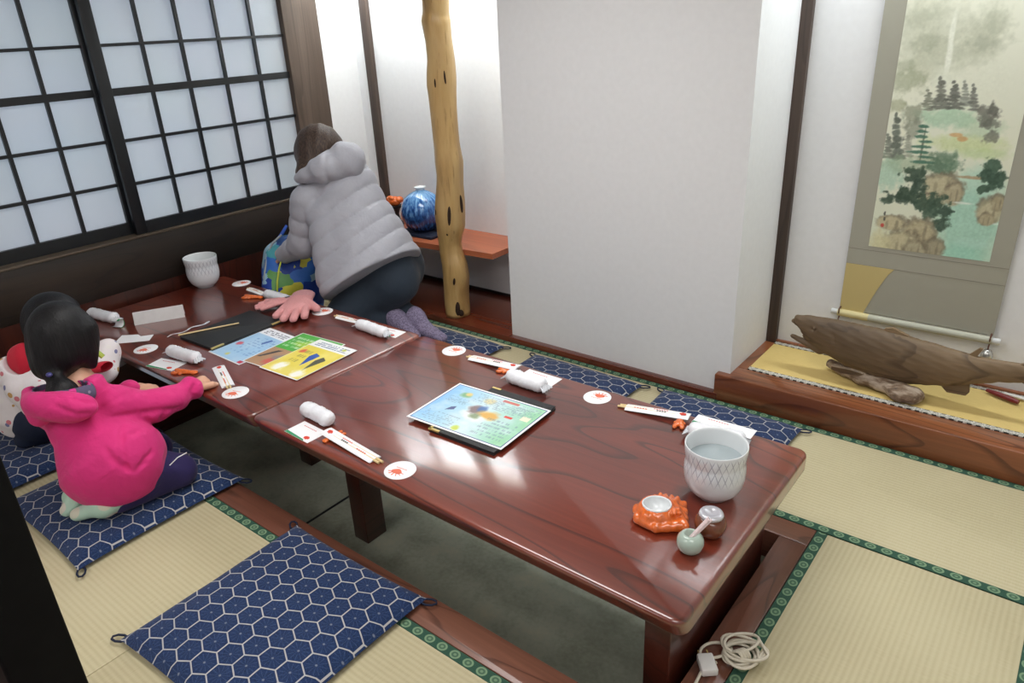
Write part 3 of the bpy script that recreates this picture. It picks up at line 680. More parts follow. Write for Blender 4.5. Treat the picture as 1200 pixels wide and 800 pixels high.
BL=[(0.176,1.509,0.2530,0.1199,(168,172,150),0.4,0.6,0.5),(0.282,1.398,0.1902,0.0852,(172,176,152),0.45,0.6,0.6),(0.599,1.490,0.1651,0.0748,(166,170,148),0.5,0.6,0.6),(0.541,1.427,0.1567,0.0411,(178,182,160),0.45,0.6,0.5),(0.664,1.517,0.0818,0.0453,(160,164,142),0.4,0.5,0.6),(0.127,1.554,0.1156,0.0295,(156,160,138),0.35,0.5,0.7),(0.212,1.464,0.0899,0.0359,(152,156,134),0.4,0.5,0.8),(0.602,1.456,0.0717,0.0231,(150,154,134),0.4,0.5,0.8),(0.376,1.498,0.0200,0.0645,(226,228,212),0.9,0.4,0.1),(0.386,1.410,0.0227,0.0660,(226,228,212),0.9,0.4,0.1),(0.396,1.338,0.1010,0.0365,(220,223,204),0.7,0.6,0.3),(0.077,1.327,0.1602,0.0377,(150,156,128),0.6,0.5,0.7),(0.072,1.380,0.0802,0.0217,(150,156,130),0.45,0.5,0.7),(0.715,1.330,0.1537,0.0772,(216,218,198),0.4,0.6,0.2),(0.458,1.196,0.2389,0.0345,(158,192,162),0.7,0.5,0.5),(0.727,1.158,0.1573,0.0371,(168,192,160),0.55,0.5,0.5),(0.636,1.105,0.2761,0.0284,(194,206,150),0.75,0.5,0.4),(0.764,1.071,0.1822,0.0188,(182,202,144),0.6,0.5,0.4),(0.177,1.201,0.0807,0.0386,(126,130,110),0.6,0.4,0.7),(0.039,1.241,0.0686,0.0257,(146,150,118),0.55,0.4,0.6),(0.302,1.225,0.0642,0.0054,(124,128,112),0.85,0.3,0.55),(0.303,1.235,0.0573,0.0054,(135,140,122),0.85,0.3,0.55),(0.289,1.245,0.0505,0.0053,(116,120,105),0.85,0.3,0.55),(0.296,1.255,0.0435,0.0053,(117,120,105),0.85,0.3,0.55),(0.287,1.265,0.0366,0.0053,(136,140,122),0.85,0.3,0.55),(0.281,1.275,0.0297,0.0053,(123,127,111),0.85,0.3,0.55),(0.286,1.284,0.0227,0.0053,(112,116,101),0.85,0.3,0.55),(0.271,1.294,0.0159,0.0053,(132,136,119),0.85,0.3,0.55),(0.571,1.248,0.0485,0.0062,(138,142,130),0.85,0.3,0.55),(0.569,1.259,0.0434,0.0061,(151,155,142),0.85,0.3,0.55),(0.558,1.270,0.0383,0.0061,(129,133,122),0.85,0.3,0.55),(0.561,1.282,0.0332,0.0061,(130,134,122),0.85,0.3,0.55),(0.552,1.293,0.0281,0.0061,(151,155,142),0.85,0.3,0.55),(0.546,1.304,0.0230,0.0061,(136,140,129),0.85,0.3,0.55),(0.548,1.315,0.0179,0.0061,(125,128,118),0.85,0.3,0.55),(0.535,1.326,0.0128,0.0060,(147,151,138),0.85,0.3,0.55),(0.398,1.233,0.0758,0.0082,(104,106,96),0.85,0.3,0.55),(0.397,1.248,0.0675,0.0082,(113,116,105),0.85,0.3,0.55),(0.379,1.263,0.0593,0.0082,(97,99,90),0.85,0.3,0.55),(0.386,1.278,0.0509,0.0081,(98,100,90),0.85,0.3,0.55),(0.373,1.293,0.0427,0.0081,(114,116,105),0.85,0.3,0.55),(0.365,1.308,0.0344,0.0081,(103,105,95),0.85,0.3,0.55),(0.370,1.323,0.0261,0.0080,(94,96,87),0.85,0.3,0.55),(0.351,1.338,0.0178,0.0080,(110,113,102),0.85,0.3,0.55),(0.501,1.235,0.0681,0.0072,(94,96,88),0.85,0.3,0.55),(0.500,1.248,0.0606,0.0071,(102,105,96),0.85,0.3,0.55),(0.484,1.261,0.0534,0.0071,(88,90,82),0.85,0.3,0.55),(0.490,1.274,0.0459,0.0071,(88,90,83),0.85,0.3,0.55),(0.478,1.287,0.0385,0.0071,(103,105,96),0.85,0.3,0.55),(0.471,1.300,0.0311,0.0071,(93,95,87),0.85,0.3,0.55),(0.475,1.313,0.0237,0.0070,(85,87,79),0.85,0.3,0.55),(0.458,1.326,0.0164,0.0070,(100,102,93),0.85,0.3,0.55),(0.641,1.230,0.0480,0.0066,(108,110,102),0.85,0.3,0.55),(0.639,1.243,0.0429,0.0066,(118,120,111),0.85,0.3,0.55),(0.626,1.255,0.0379,0.0066,(101,103,95),0.85,0.3,0.55),(0.629,1.267,0.0328,0.0066,(102,103,96),0.85,0.3,0.55),(0.620,1.279,0.0278,0.0065,(118,120,111),0.85,0.3,0.55),(0.613,1.291,0.0227,0.0065,(107,109,101),0.85,0.3,0.55),(0.615,1.303,0.0177,0.0065,(98,99,92),0.85,0.3,0.55),(0.602,1.315,0.0127,0.0065,(115,117,108),0.85,0.3,0.55),(0.734,1.213,0.0725,0.0335,(104,104,94),0.8,0.35,0.8),(0.787,1.232,0.0419,0.0210,(92,92,84),0.8,0.3,0.8),(0.780,1.178,0.0543,0.0183,(100,102,92),0.7,0.3,0.8),(0.817,1.135,0.0543,0.0246,(104,104,94),0.7,0.35,0.8),(0.222,1.154,0.0605,0.0389,(120,124,108),0.6,0.4,0.7),(0.117,1.038,0.0682,0.0130,(90,98,88),0.85,0.3,0.55),(0.113,1.062,0.0608,0.0129,(98,107,96),0.85,0.3,0.55),(0.094,1.085,0.0535,0.0129,(84,92,82),0.85,0.3,0.55),(0.097,1.109,0.0460,0.0128,(85,92,83),0.85,0.3,0.55),(0.083,1.133,0.0387,0.0127,(98,107,96),0.85,0.3,0.55),(0.072,1.156,0.0314,0.0127,(89,97,87),0.85,0.3,0.55),(0.074,1.180,0.0240,0.0126,(81,88,79),0.85,0.3,0.55),(0.054,1.202,0.0167,0.0126,(96,104,93),0.85,0.3,0.55),(0.047,1.036,0.0481,0.0068,(112,118,106),0.85,0.3,0.55),(0.045,1.048,0.0430,0.0068,(122,129,116),0.85,0.3,0.55),(0.034,1.061,0.0381,0.0068,(105,110,99),0.85,0.3,0.55),(0.037,1.073,0.0331,0.0067,(105,111,100),0.85,0.3,0.55),(0.029,1.086,0.0281,0.0067,(122,129,116),0.85,0.3,0.55),(0.023,1.098,0.0232,0.0067,(111,117,105),0.85,0.3,0.55),(0.025,1.110,0.0182,0.0067,(101,107,96),0.85,0.3,0.55),(0.013,1.123,0.0132,0.0067,(119,125,113),0.85,0.3,0.55),(0.205,1.047,0.0466,0.0067,(128,132,118),0.6,0.3,0.55),(0.203,1.060,0.0418,0.0067,(140,144,129),0.6,0.3,0.55),(0.192,1.072,0.0370,0.0067,(120,123,110),0.6,0.3,0.55),(0.195,1.084,0.0321,0.0066,(120,124,111),0.6,0.3,0.55),(0.187,1.096,0.0273,0.0066,(140,144,129),0.6,0.3,0.55),(0.181,1.109,0.0225,0.0066,(127,131,117),0.6,0.3,0.55),(0.183,1.121,0.0176,0.0066,(116,119,107),0.6,0.3,0.55),(0.171,1.133,0.0129,0.0066,(136,140,125),0.6,0.3,0.55),(0.547,1.135,0.0508,0.0076,(202,166,118),0.9,0.3,0.2),(0.604,1.121,0.0378,0.0088,(196,158,108),0.9,0.3,0.2),(0.064,0.964,0.1201,0.0621,(164,196,174),0.75,0.5,0.7),(0.175,1.013,0.1374,0.0303,(146,166,136),0.55,0.5,0.7),(0.364,1.026,0.0931,0.0330,(150,158,130),0.6,0.4,0.6),(0.308,1.087,0.0087,0.0689,(92,96,80),0.7,0.3,0.2),(0.331,1.025,0.0937,0.0062,(70,112,92),0.9,0.25,0.5),(0.350,1.045,0.0858,0.0062,(70,112,92),0.9,0.25,0.5),(0.291,1.063,0.0792,0.0062,(70,112,92),0.9,0.25,0.5),(0.309,1.084,0.0714,0.0062,(70,112,92),0.9,0.25,0.5),(0.321,1.104,0.0638,0.0061,(70,112,92),0.9,0.25,0.5),(0.276,1.122,0.0569,0.0061,(70,112,92),0.9,0.25,0.5),(0.288,1.142,0.0493,0.0061,(70,112,92),0.9,0.25,0.5),(0.294,1.161,0.0418,0.0061,(70,112,92),0.9,0.25,0.5),(0.465,1.009,0.1304,0.0295,(84,112,90),0.85,0.4,0.8),(0.550,1.029,0.0708,0.0324,(100,128,104),0.7,0.4,0.8),(0.489,1.050,0.0778,0.0194,(96,122,98),0.7,0.4,0.8),(0.790,0.791,0.2621,0.1916,(160,202,182),0.9,0.5,0.15),(0.806,0.970,0.1351,0.0451,(176,208,188),0.7,0.5,0.2),(0.775,0.668,0.1924,0.0487,(150,204,182),0.6,0.5,0.15),(0.844,0.726,0.1389,0.0170,(176,212,196),0.5,0.6,0.2),(0.517,0.944,0.1560,0.0499,(120,112,92),0.85,0.22,0.3),(0.511,0.936,0.1409,0.0430,(186,178,146),0.95,0.25,0.25),(0.561,0.934,0.0157,0.0298,(120,112,92),0.55,0.5,0.5),(0.468,0.925,0.0128,0.0251,(120,112,92),0.4,0.5,0.5),(0.622,0.915,0.0774,0.0465,(120,112,92),0.85,0.22,0.3),(0.620,0.908,0.0698,0.0400,(176,166,136),0.95,0.25,0.25),(0.646,0.905,0.0078,0.0278,(120,112,92),0.55,0.5,0.5),(0.601,0.898,0.0063,0.0233,(120,112,92),0.4,0.5,0.5),(0.460,0.881,0.1197,0.0305,(120,112,92),0.85,0.22,0.3),(0.455,0.875,0.1080,0.0263,(192,184,152),0.95,0.25,0.25),(0.493,0.875,0.0120,0.0183,(120,112,92),0.55,0.5,0.5),(0.422,0.868,0.0098,0.0153,(120,112,92),0.4,0.5,0.5),(0.739,0.980,0.1121,0.0058,(168,148,116),0.9,0.3,0.3),(0.702,0.879,0.0766,0.0046,(222,228,216),0.8,0.4,0.2),(0.969,0.812,0.0735,0.0039,(222,228,216),0.6,0.4,0.2),(0.275,0.969,0.0819,0.0337,(58,78,62),0.9,0.3,0.95),(0.331,0.930,0.0612,0.0305,(56,76,62),0.9,0.3,0.95),(0.180,0.878,0.1121,0.0208,(58,76,62),0.9,0.3,0.95),(0.098,0.863,0.0573,0.0140,(64,84,68),0.8,0.3,0.9),(0.261,0.892,0.0829,0.0275,(54,74,58),0.9,0.3,0.95),(0.398,0.864,0.0745,0.0274,(58,80,64),0.9,0.3,0.95),(0.510,0.876,0.0663,0.0304,(58,80,64),0.9,0.3,0.95),(0.575,0.831,0.0593,0.0272,(54,74,60),0.9,0.3,0.95),(0.567,0.782,0.0664,0.0206,(58,78,64),0.9,0.3,0.95),(0.467,0.826,0.0606,0.0240,(62,84,68),0.85,0.3,0.9),(0.915,0.863,0.1042,0.0524,(120,112,92),0.85,0.22,0.3),(0.912,0.854,0.0940,0.0452,(186,178,146),0.95,0.25,0.25),(0.947,0.851,0.0105,0.0314,(120,112,92),0.55,0.5,0.5),(0.886,0.842,0.0085,0.0263,(120,112,92),0.4,0.5,0.5),(0.904,0.828,0.0620,0.0264,(120,112,92),0.85,0.22,0.3),(0.902,0.824,0.0559,0.0227,(170,160,130),0.95,0.25,0.25),(0.923,0.823,0.0062,0.0158,(120,112,92),0.55,0.5,0.5),(0.886,0.818,0.0050,0.0132,(120,112,92),0.4,0.5,0.5),(0.963,0.898,0.0546,0.0323,(120,112,92),0.85,0.22,0.3),(0.962,0.893,0.0492,0.0278,(168,158,128),0.95,0.25,0.25),(0.980,0.891,0.0055,0.0193,(120,112,92),0.55,0.5,0.5),(0.948,0.886,0.0044,0.0162,(120,112,92),0.4,0.5,0.5),(0.868,1.030,0.0666,0.0283,(64,90,72),0.9,0.3,0.95),(0.848,0.991,0.0673,0.0223,(58,82,66),0.9,0.3,0.95),(0.915,0.980,0.0545,0.0286,(56,80,64),0.9,0.3,0.95),(0.832,0.938,0.0434,0.0129,(64,88,70),0.9,0.3,0.9),(0.889,0.953,0.0550,0.0192,(60,84,68),0.9,0.3,0.9),(0.173,0.774,0.1419,0.0321,(120,112,92),0.85,0.22,0.3),(0.166,0.768,0.1282,0.0277,(188,178,144),0.95,0.25,0.25),(0.212,0.768,0.0143,0.0192,(120,112,92),0.55,0.5,0.5),(0.126,0.760,0.0116,0.0161,(120,112,92),0.4,0.5,0.5),(0.411,0.752,0.1364,0.0564,(120,112,92),0.85,0.22,0.3),(0.406,0.742,0.1232,0.0486,(178,168,136),0.95,0.25,0.25),(0.451,0.740,0.0137,0.0337,(120,112,92),0.55,0.5,0.5),(0.370,0.729,0.0112,0.0284,(120,112,92),0.4,0.5,0.5),(0.289,0.693,0.1544,0.0578,(120,112,92),0.85,0.22,0.3),(0.283,0.684,0.1395,0.0498,(190,182,148),0.95,0.25,0.25),(0.333,0.682,0.0155,0.0346,(120,112,92),0.55,0.5,0.5),(0.241,0.670,0.0127,0.0291,(120,112,92),0.4,0.5,0.5),(0.547,0.688,0.0876,0.0495,(120,112,92),0.85,0.22,0.3),(0.545,0.680,0.0791,0.0426,(160,152,126),0.95,0.25,0.25),(0.574,0.678,0.0088,0.0296,(120,112,92),0.55,0.5,0.5),(0.523,0.669,0.0071,0.0248,(120,112,92),0.4,0.5,0.5),(0.398,0.671,0.0971,0.0431,(120,112,92),0.85,0.22,0.3),(0.395,0.664,0.0876,0.0371,(172,164,136),0.95,0.25,0.25),(0.427,0.662,0.0098,0.0258,(120,112,92),0.55,0.5,0.5),(0.369,0.654,0.0079,0.0216,(120,112,92),0.4,0.5,0.5),(0.091,0.666,0.0881,0.0666,(204,198,156),0.85,0.5,0.3),(0.090,0.756,0.0161,0.0086,(186,70,62),0.95,0.2,0.1),(0.096,0.806,0.0094,0.0092,(70,70,66),0.9,0.2,0.2),(0.100,0.784,0.0095,0.0086,(70,70,66),0.8,0.2,0.2)]
for i,(u,z,ru,rz,c,al,so,nz) in enumerate(BL):
    cv.blob(u,W_(z),ru,rz/1.14,c,al,so*.75,nz*1.15,seed=i+10,f=26)
cv.build('painting',M['paint'],hs,lambda u,v:(-.218+.445*u,-.0012,.66+1.14*v))
rl=MB(); rl.tube([(-.298,-.012,.343),(.298,-.012,.343)],.0155,16); rl.build('roller',plain('grey_roller_silk',(176,176,160),.6),hs,smooth=True)
rl=MB(); rl.tube([(-.2985,-.012,.343),(-.17,-.012,.343)],.0158,16); rl.build('roller_wrap',plain('yellow_roller_silk',(204,192,142),.6),hs,smooth=True)
for s in (-1,1):
    MB().tube([(s*.297,-.012,.343),(s*.326,-.012,.343)],[.013,.0135],14).build('roller_end',plain('pale_roller_end',(196,198,196),.3),hs,smooth=True)
    wt=thing('scroll_weight',('silver bell shaped scroll weight hanging at the right end of the roller' if s>0 else 'scroll weight hanging on a brown cord at the left end of the roller'),'weight',(3.408+s*.291,2.088,.245))
    cd_=MB(); cd_.tube([(0,-.018,.098),(0,-.018,.117),(0,.0,.126),(0,.014,.117),(0,.0,.08),(0,-.010,.07),(0,-.004,.055)],.0028,8)
    cd_.build('cord',plain('brown_cord',(96,62,48),.8),wt,smooth=True,ang=180)
    MB().lathe([(.004,.06),(.012,.057),(.02,.045),(.023,.03),(.02,.014),(.01,.004)],24,c=(0,-.004,-.0)).build('bell',plain('silver_bell',(190,190,186),.25,metal=.7),wt,smooth=True)

# ------------------------------------------------------------------ carved fish on driftwood
M['fish']=wood('carved_fish_wood',(86,68,48),(122,100,74),(148,124,94),0,.6,0,9,10,.6,linecol=(66,50,34))
fs=thing('carved_fish','carved wooden salmon on a driftwood base on the yellow mat','fish carving',(3.35,1.87,.127))
FX=3.35
def fishmesh():
    f=S((-.42,-.11,.0),(.78,.11,.34),.006)
    ks=[(-.335,.215,.022,.012),(-.30,.207,.05,.026),(-.22,.186,.078,.042),(-.12,.165,.100,.052),(0.0,.155,.108,.055),(.12,.15,.102,.052),(.24,.155,.082,.042),(.33,.167,.058,.03),(.42,.185,.042,.020),(.50,.197,.036,.016)]
    for a,b in zip(ks[:-1],ks[1:]):
        n=4
        for q in range(n):
            t=q/n; c=[a[j]*(1-t)+b[j]*t for j in range(4)]
            f.u(f.el((c[0],0,c[1]),(.045,c[3],c[2]),(1,0,0)),.012)
    # jaw opening
    f.cut(f.rc((-.42,0,.178),(-.265,0,.192),.042,.006),.006)
    f.u(f.rc((-.352,0,.243),(-.30,0,.238),.010,.02),.01)
    f.u(f.rc((-.362,0,.150),(-.24,0,.112),.010,.022),.012)
    # gill line
    f.cut(f.rc((-.185,-.050,.125),(-.165,-.057,.16),.009,.010),.005); f.cut(f.rc((-.165,-.057,.16),(-.185,-.050,.215),.010,.008),.005); f.cut(f.rc((-.31,-.032,.195),(-.25,-.045,.172),.006,.006),.004); f.cut(f.rc((-.17,.065,.12),(-.185,.06,.2),.008,.008),.006)
    f.cut(f.el((-.268,-.040,.216),(.013,.016,.011)),.004); f.u(f.el((-.268,-.034,.216),(.007,.008,.007)),.002); f.cut(f.el((-.265,.045,.222),(.012,.012,.012)),.004)
    f.F+= .0016*np.sin(f.X*70+f.Z*160)*np.cos(f.Z*90)
    return f.build('body',M['fish'],fs)
fishmesh()
def fin(name,pts,t,y0=0,tilt=0):
    b=MB().prism(pts,-t,t); b.build(name,M['fish'],fs,loc=(0,y0,0),rot=(PI/2+tilt,0,0))
fin('dorsal_fin',[(-.01,.245),(.0,.268),(.03,.277),(.09,.256),(.092,.232)],.008)
fin('adipose_fin',[(.285,.215),(.31,.232),(.335,.262),(.347,.262),(.335,.232),(.33,.213)],.006)
fin('tail_fin',[(.46,.225),(.55,.262),(.66,.325),(.70,.318),(.675,.24),(.70,.12),(.665,.085),(.57,.13),(.47,.168)],.008)
fin('anal_fin',[(.22,.09),(.26,.052),(.325,.055),(.335,.072),(.33,.11)],.006)
fin('pectoral_fin',[(-.16,.105),(-.08,.108),(-.03,.1),(-.05,.083),(-.12,.078),(-.16,.085)],.006,-.055,.4)
ba=S((-.25,-.16,-.01),(.24,.12,.09),.006)
ba.u(ba.rc((-.2,.05,.035),(-.05,0,.03),.022,.034),.02); ba.u(ba.rc((-.05,0,.03),(.15,-.055,.028),.036,.045,((0,0,1),.75)),.02); ba.u(ba.rc((.0,0,.04),(.02,0,.08),.03,.02),.02)
ba.u(ba.el((.12,-.07,.03),(.06,.04,.035)),.02)
ba.F+=.004*np.sin(ba.X*60+ba.Y*40)*np.sin(ba.Z*70+ba.X*35)
ba.inter(ba.half((0,0,0.001),(0,0,-1)),.002)
def m_drift():
    m=N('driftwood',rough=.7); n=m.noise(m.map(m.obj(),scale=(14,40,40)),1,4,.6)
    m.set('col',m.ramp(n,[(.3,lin((62,52,46))),(.45,lin((118,96,76))),(.62,lin((170,154,136)))])); m.bump(n,.4,.006); return m.mat
ba.build('driftwood_base',m_drift(),fs)
rd=thing('red_tassel_cord','small dark red lacquered piece lying behind the fish tail','ornament',(3.80,2.035,.1275))
MB().tube([(-.07,.02,.012),(-.03,.0,.014),(.02,-.02,.013),(.045,-.03,.012)],[.008,.012,.013,.010],12,flat=.8).build('red_piece',plain('dark_red_lacquer',(120,34,36),.35),rd,smooth=True)
MB().tube([(-.01,.03,.01),(.08,.012,.012),(.16,.0,.01),(.2,-.02,.009)],[.007,.010,.010,.007],10,flat=.7).build('white_piece',plain('white_lacquer',(214,210,204),.4),rd,smooth=True)
# ------------------------------------------------------------------ things on the table
TZ=.33
def coaster(label,p,ang,group='white paper coasters'):
    t=thing('coaster',label,'coaster',(p[0],p[1],TZ),ang,group)
    MB().lathe([(.0500,0),(.0512,.0005),(.0512,.0013),(.0505,.0018)],40).build('disc',M['white'],t,smooth=True,ang=50)
    m=MB(); rs=random.Random(5)
    z0,z1=.0018,.0022
    m.prism([(.019*math.cos(a)+.004,.0125*math.sin(a)*(1+.18*math.sin(3*a))+.012) for a in [2*PI*k/18 for k in range(18)]],z0,z1)
    for k in range(6):
        a=PI*(.05+.18*k); 
        m.prism([(.004+.014*math.cos(a),.012+.009*math.sin(a)),(.004+.030*math.cos(a+.1),.014+.021*math.sin(a+.1)),(.004+.027*math.cos(a+.26),.014+.021*math.sin(a+.26)),(.004+.013*math.cos(a+.2),.012+.009*math.sin(a+.2))],z0,z1)
    m.build('lobster_print',M['orangeink'],t)
    m=MB()
    for k in range(7): m.prism([(-.02+.006*k,-.010),(-.016+.006*k,-.010),(-.016+.006*k,-.0065),(-.02+.006*k,-.0065)],z0,z1)
    m.build('lettering',M['orangeink'],t)
    return t
def vec2(p,q): return math.atan2(q[1]-p[1],q[0]-p[0]), math.hypot(q[0]-p[0],q[1]-p[1])
def chopsticks(label,p,q,w=.038,tip=.035,flip=1,z=0.004,group='chopsticks in printed paper sleeves',lift=0):
    """p = closed end of the sleeve, q = open end where the sticks show"""
    a,L=vec2(p,q)
    t=thing('chopstick_set',label,'chopsticks',(p[0],p[1],TZ+.001+lift),a,group)
    t.rotation_euler=(0,math.asin(lift/(L+tip)) if lift else 0,a)
    s=MB(); s.grid(lambda u,v:(u*L,(v-.5)*w,.0012+.006*(1-abs(2*v-1)**2.2)*(.55+.45*min(1,u*6))),10,10)
    s.grid(lambda u,v:(u*L,(v-.5)*w,0),10,10,flip=True)
    s.grid(lambda u,v:(0,(v-.5)*w,u*(.0012+.006*(1-abs(2*v-1)**2.2)*.55)),1,10,flip=True)
    s.build('sleeve',M['white'],t,smooth=True,ang=60)
    zt=.0079
    m=MB(); m.prism([(L*.10+.011*math.cos(k*PI/7)*(1+.2*math.cos(k*2)),flip*.001+.0085*math.sin(k*PI/7)*(1+.25*math.sin(k*3))) for k in range(14)],.006,zt); m.build('red_emblem',M['red'],t); m=MB()
    for k in range(5): m.box(L*.66+k*.010,L*.66+k*.010+.007,-flip*.004-.0025,-flip*.004+.002,.006,.0076)
    m.build('shop_lettering',M['red'],t)
    m=MB()
    for k in range(4): m.box(L*.36+k*.009,L*.36+k*.009+.0062,-flip*.0035-.0035,-flip*.0035+.003,.006,.0078)
    m.build('dark_lettering',M['ink'],t)
    m=MB()
    for k in range(6): m.box(L*.34+k*.009,L*.34+k*.009+.006,flip*.006-.0025,flip*.006+.002,.0055,.0074)
    m.build('red_lettering',M['red'],t)
    for s_ in (-1,1):
        MB().tube([(L*.2,s_*.006,.0035),(L+tip*(1 if s_>0 else .8),s_*.0055,.0035)],[.0036,.0042],8).build('chopstick',M['bamboo'],t,smooth=True)
    return t
def towel(label,p,q,r=.021,film=True,z=0,group='rolled wet towels in clear film'):
    a,L=vec2(p,q); t=thing('rolled_towel',label,'towel',(p[0],p[1],TZ+z),a,group)
    n=26;seg=20;m=MB()
    path=[];rad=[]
    rs=random.Random(int(abs(p[0]*1000)))
    for i in range(n):
        u=i/(n-1); path.append((u*L,.0015*math.sin(7*u+p[0]*9),r*.94)); 
        e=min(u,1-u)*L
        rad.append(r*min(1,.62+.38*min(1,e/.012))*(1+.035*math.sin(23*u+p[0])))
    m.tube(path,rad,seg)
    for i,v in enumerate(m.v):
        k=1+.05*math.sin(i*1.7)+.03*math.sin(i*.37)
        dy,dz=v[1],v[2]-r*.94
        m.v[i]=(v[0],dy*k*1.08,max(0.0002,r*.94+dz*k*.95))
    m.build('towel',M['towel'],t,smooth=True,ang=180)
    if film:
        for s_ in (0,1):
            f=MB(); x0=L if s_ else 0; d=1 if s_ else -1
            f.grid(lambda u,v:(x0+d*(-.004+.02*u),(v-.5)*2*r*(.75+.4*u)*(.9),r*.85*(1-.35*u)+.5*r*(1-abs(2*v-1))*(1-u)+.004*math.sin(v*26)*(1-.3*u)),6,24,flip=bool(s_))
            o=f.build('film_end',M['film'],t,smooth=True,ang=180)
            sm=o.modifiers.new('s','SOLIDIFY'); sm.thickness=.0012
    return t
def card(label,c,a,w=.125,h=.078,z=.0,group='small printed cards'):
    t=thing('printed_card',label,'card',(c[0],c[1],TZ+z),a,group)
    MB().box(-w/2,w/2,-h/2,h/2,0,.001).build('sheet',M['white'],t)
    MB().prism([(-w/2+.001,-h/2+.0005),(w*.33,-h/2+.0005),(w*.25,-h/2+.007),(0,-h/2+.009),(-w/2+.001,-h/2+.013)],.001,.0014).build('green_band',M['greenink'],t)
    m=MB(); m.prism([(w*.27+.013*math.cos(k*PI/7),-h*.27+.009*math.sin(k*PI/7)*(1+.2*math.sin(3*k))) for k in range(14)],.001,.0016); m.build('red_emblem',M['red'],t); m=MB()
    for k in range(8): m.box(-w*.3+k*.009,-w*.3+k*.009+.006,h*.26,h*.26+.003,.001,.0014)
    m.build('red_print',M['red'],t)
    return t
def rest(label,c,a,k=1.0,z=0,group='orange lobster chopstick rests'):
    t=thing('chopstick_rest',label,'chopstick rest',(c[0],c[1],TZ+z),a,group)
    s=S((-.05,-.03,-.004),(.05,.03,.028),.0016)
    for i in range(5):
        x=-.008+.008*i; s.u(s.el((x,0,.005),(.0075,.0135-.0012*i,.0085-.0006*i)),.002)
    s.u(s.el((-.018,0,.005),(.014,.0125,.009)),.004)
    for sg in (-1,1):
        s.u(s.el((-.034,sg*.0115,.004),(.013,.0075,.0070)),.003); s.u(s.el((-.012,sg*.014,.003),(.006,.005,.005)),.003)
        s.u(s.el((.033,sg*.006,.004),(.010,.006,.005)),.003)
    s.u(s.el((.035,0,.004),(.010,.005,.005)),.003)
    s.inter(s.half((0,0,0.0005),(0,0,-1)),.001)
    o=s.build('lobster',M['orange'],t,relax=1); o.scale=(k,k,k)
    return t

# --- near side of the table
chopsticks('sleeved chopsticks at the place setting nearest the camera on the front edge',(1.9896,0.0843),(2.2602,0.0691),.048,.03,lift=.0135)
coaster('white coaster on the front edge, the one nearest the empty foreground cushion',(2.3667,0.0764),PI+.1)
towel('plain rolled white towel without film near the front table edge',(1.8068,0.1377),(1.9664,0.1270),.028,film=False)
card('small card with a green band lying by the unwrapped rolled towel',(1.9164,0.0537),-0.0297,.135,.085)
rest('orange chopstick rest under the sleeve at the front edge setting',(2.0308,0.0834),1.4444+PI,.95)
chopsticks('sleeved chopsticks beside the girl\'s hand, pointing at the camera',(1.1582,0.1763),(1.3665,0.0947),.05,.02)
coaster('white coaster at the front edge right of the girl\'s hand',(1.4332,0.0834),PI+.3)
towel('rolled towel in clear film in front of the girl\'s hand',(0.8609,0.1251),(1.0552,0.1470),.027)
card('small card with a green band between the girl\'s hand and the filmed towel',(0.9388,0.0637),0.2649,.15,.085)
rest('orange chopstick rest touching the girl\'s fingers',(1.0920,0.0659),.5,1.25)
coaster('white coaster at the table corner nearest the children, behind the pink sleeve',(0.6966,0.0959),PI+.5)
towel('rolled towel at the window end beside the girl\'s dark hair',(0.0433,0.1426),(0.2478,0.1764),.027)
t=thing('torn_paper_sleeve','flat torn white paper piece near the girl\'s face','paper',(*(0.5137,0.1268),TZ))
O=(0.5137,0.1268)
pts=[(x-O[0],y-O[1]) for x,y in ((0.5040,0.0398),(0.4346,0.1122),(0.4933,0.1613),(0.5253,0.1577),(0.5588,0.2028),(0.6125,0.1546))]
MB().prism(pts,0,.0012).build('sheet',M['white'],t)
t=thing('curled_card','small curled white card with a green edge beside the girl\'s face','card',(*(0.3045,0.1530),TZ),.4)
mm=MB(); mm.grid(lambda u,v:((v-.5)*.05,.02*math.sin(u*4.4-.6),.021-.02*math.cos(u*4.4-.6)),16,4); o=mm.build('curl',M['white'],t,smooth=True,ang=180); o.modifiers.new('s','SOLIDIFY').thickness=.0012
mm=MB(); mm.grid(lambda u,v:(.022+(v-.5)*.012,.0212*math.sin(u*4.4-.6),.021-.0212*math.cos(u*4.4-.6)),16,2); o=mm.build('green_edge',M['greenink'],t,smooth=True,ang=180); o.modifiers.new('s','SOLIDIFY').thickness=.0012
# --- far side
coaster('white coaster at the window end beside the colourful bag',(0.2613,0.8659),.2)
chopsticks('sleeved chopsticks at the window end, beside the pink gloves',(0.6619,0.8220),(0.3883,0.8330),.042,.01,-1)
rest('orange chopstick rest left of the pink gloves',(0.5333,0.7622),.5,1.3)
towel('rolled towel partly covered by the pink gloves',(0.8060,0.8098),(0.5865,0.8078),.024)
coaster('white coaster between the pink gloves and the woman\'s grey jacket',(1.0196,0.8340),.1)
chopsticks('sleeved chopsticks in front of the woman\'s dark trousers',(1.3741,0.8450),(1.1459,0.8286),.042,.02,-1)
towel('rolled towel in film in front of the woman\'s purple socks',(1.3463,0.7872),(1.5432,0.7822),.026)
card('small white card under the filmed towel beside the purple socks',(1.4981,0.8320),0.0991,.15,.075)
coaster('white coaster on the back edge just below the natural trunk post',(1.8961,0.8433),.1)
chopsticks('sleeved chopsticks behind the blue menu at the back edge',(2.2461,0.8399),(2.0070,0.8283),.050,.02,-1,lift=.0135)
rest('orange chopstick rest behind the blue menu',(2.2182,0.8087),.3,1.0)
towel('rolled towel in printed film behind the blue menu',(2.2689,0.7519),(2.4436,0.7478),.029)
card('small white card under the towel behind the blue menu',(2.3549,0.8353),-0.0044,.16,.085)
coaster('white coaster at the back edge right of the blue menu, before the white wall',(2.6262,0.8266),.1)
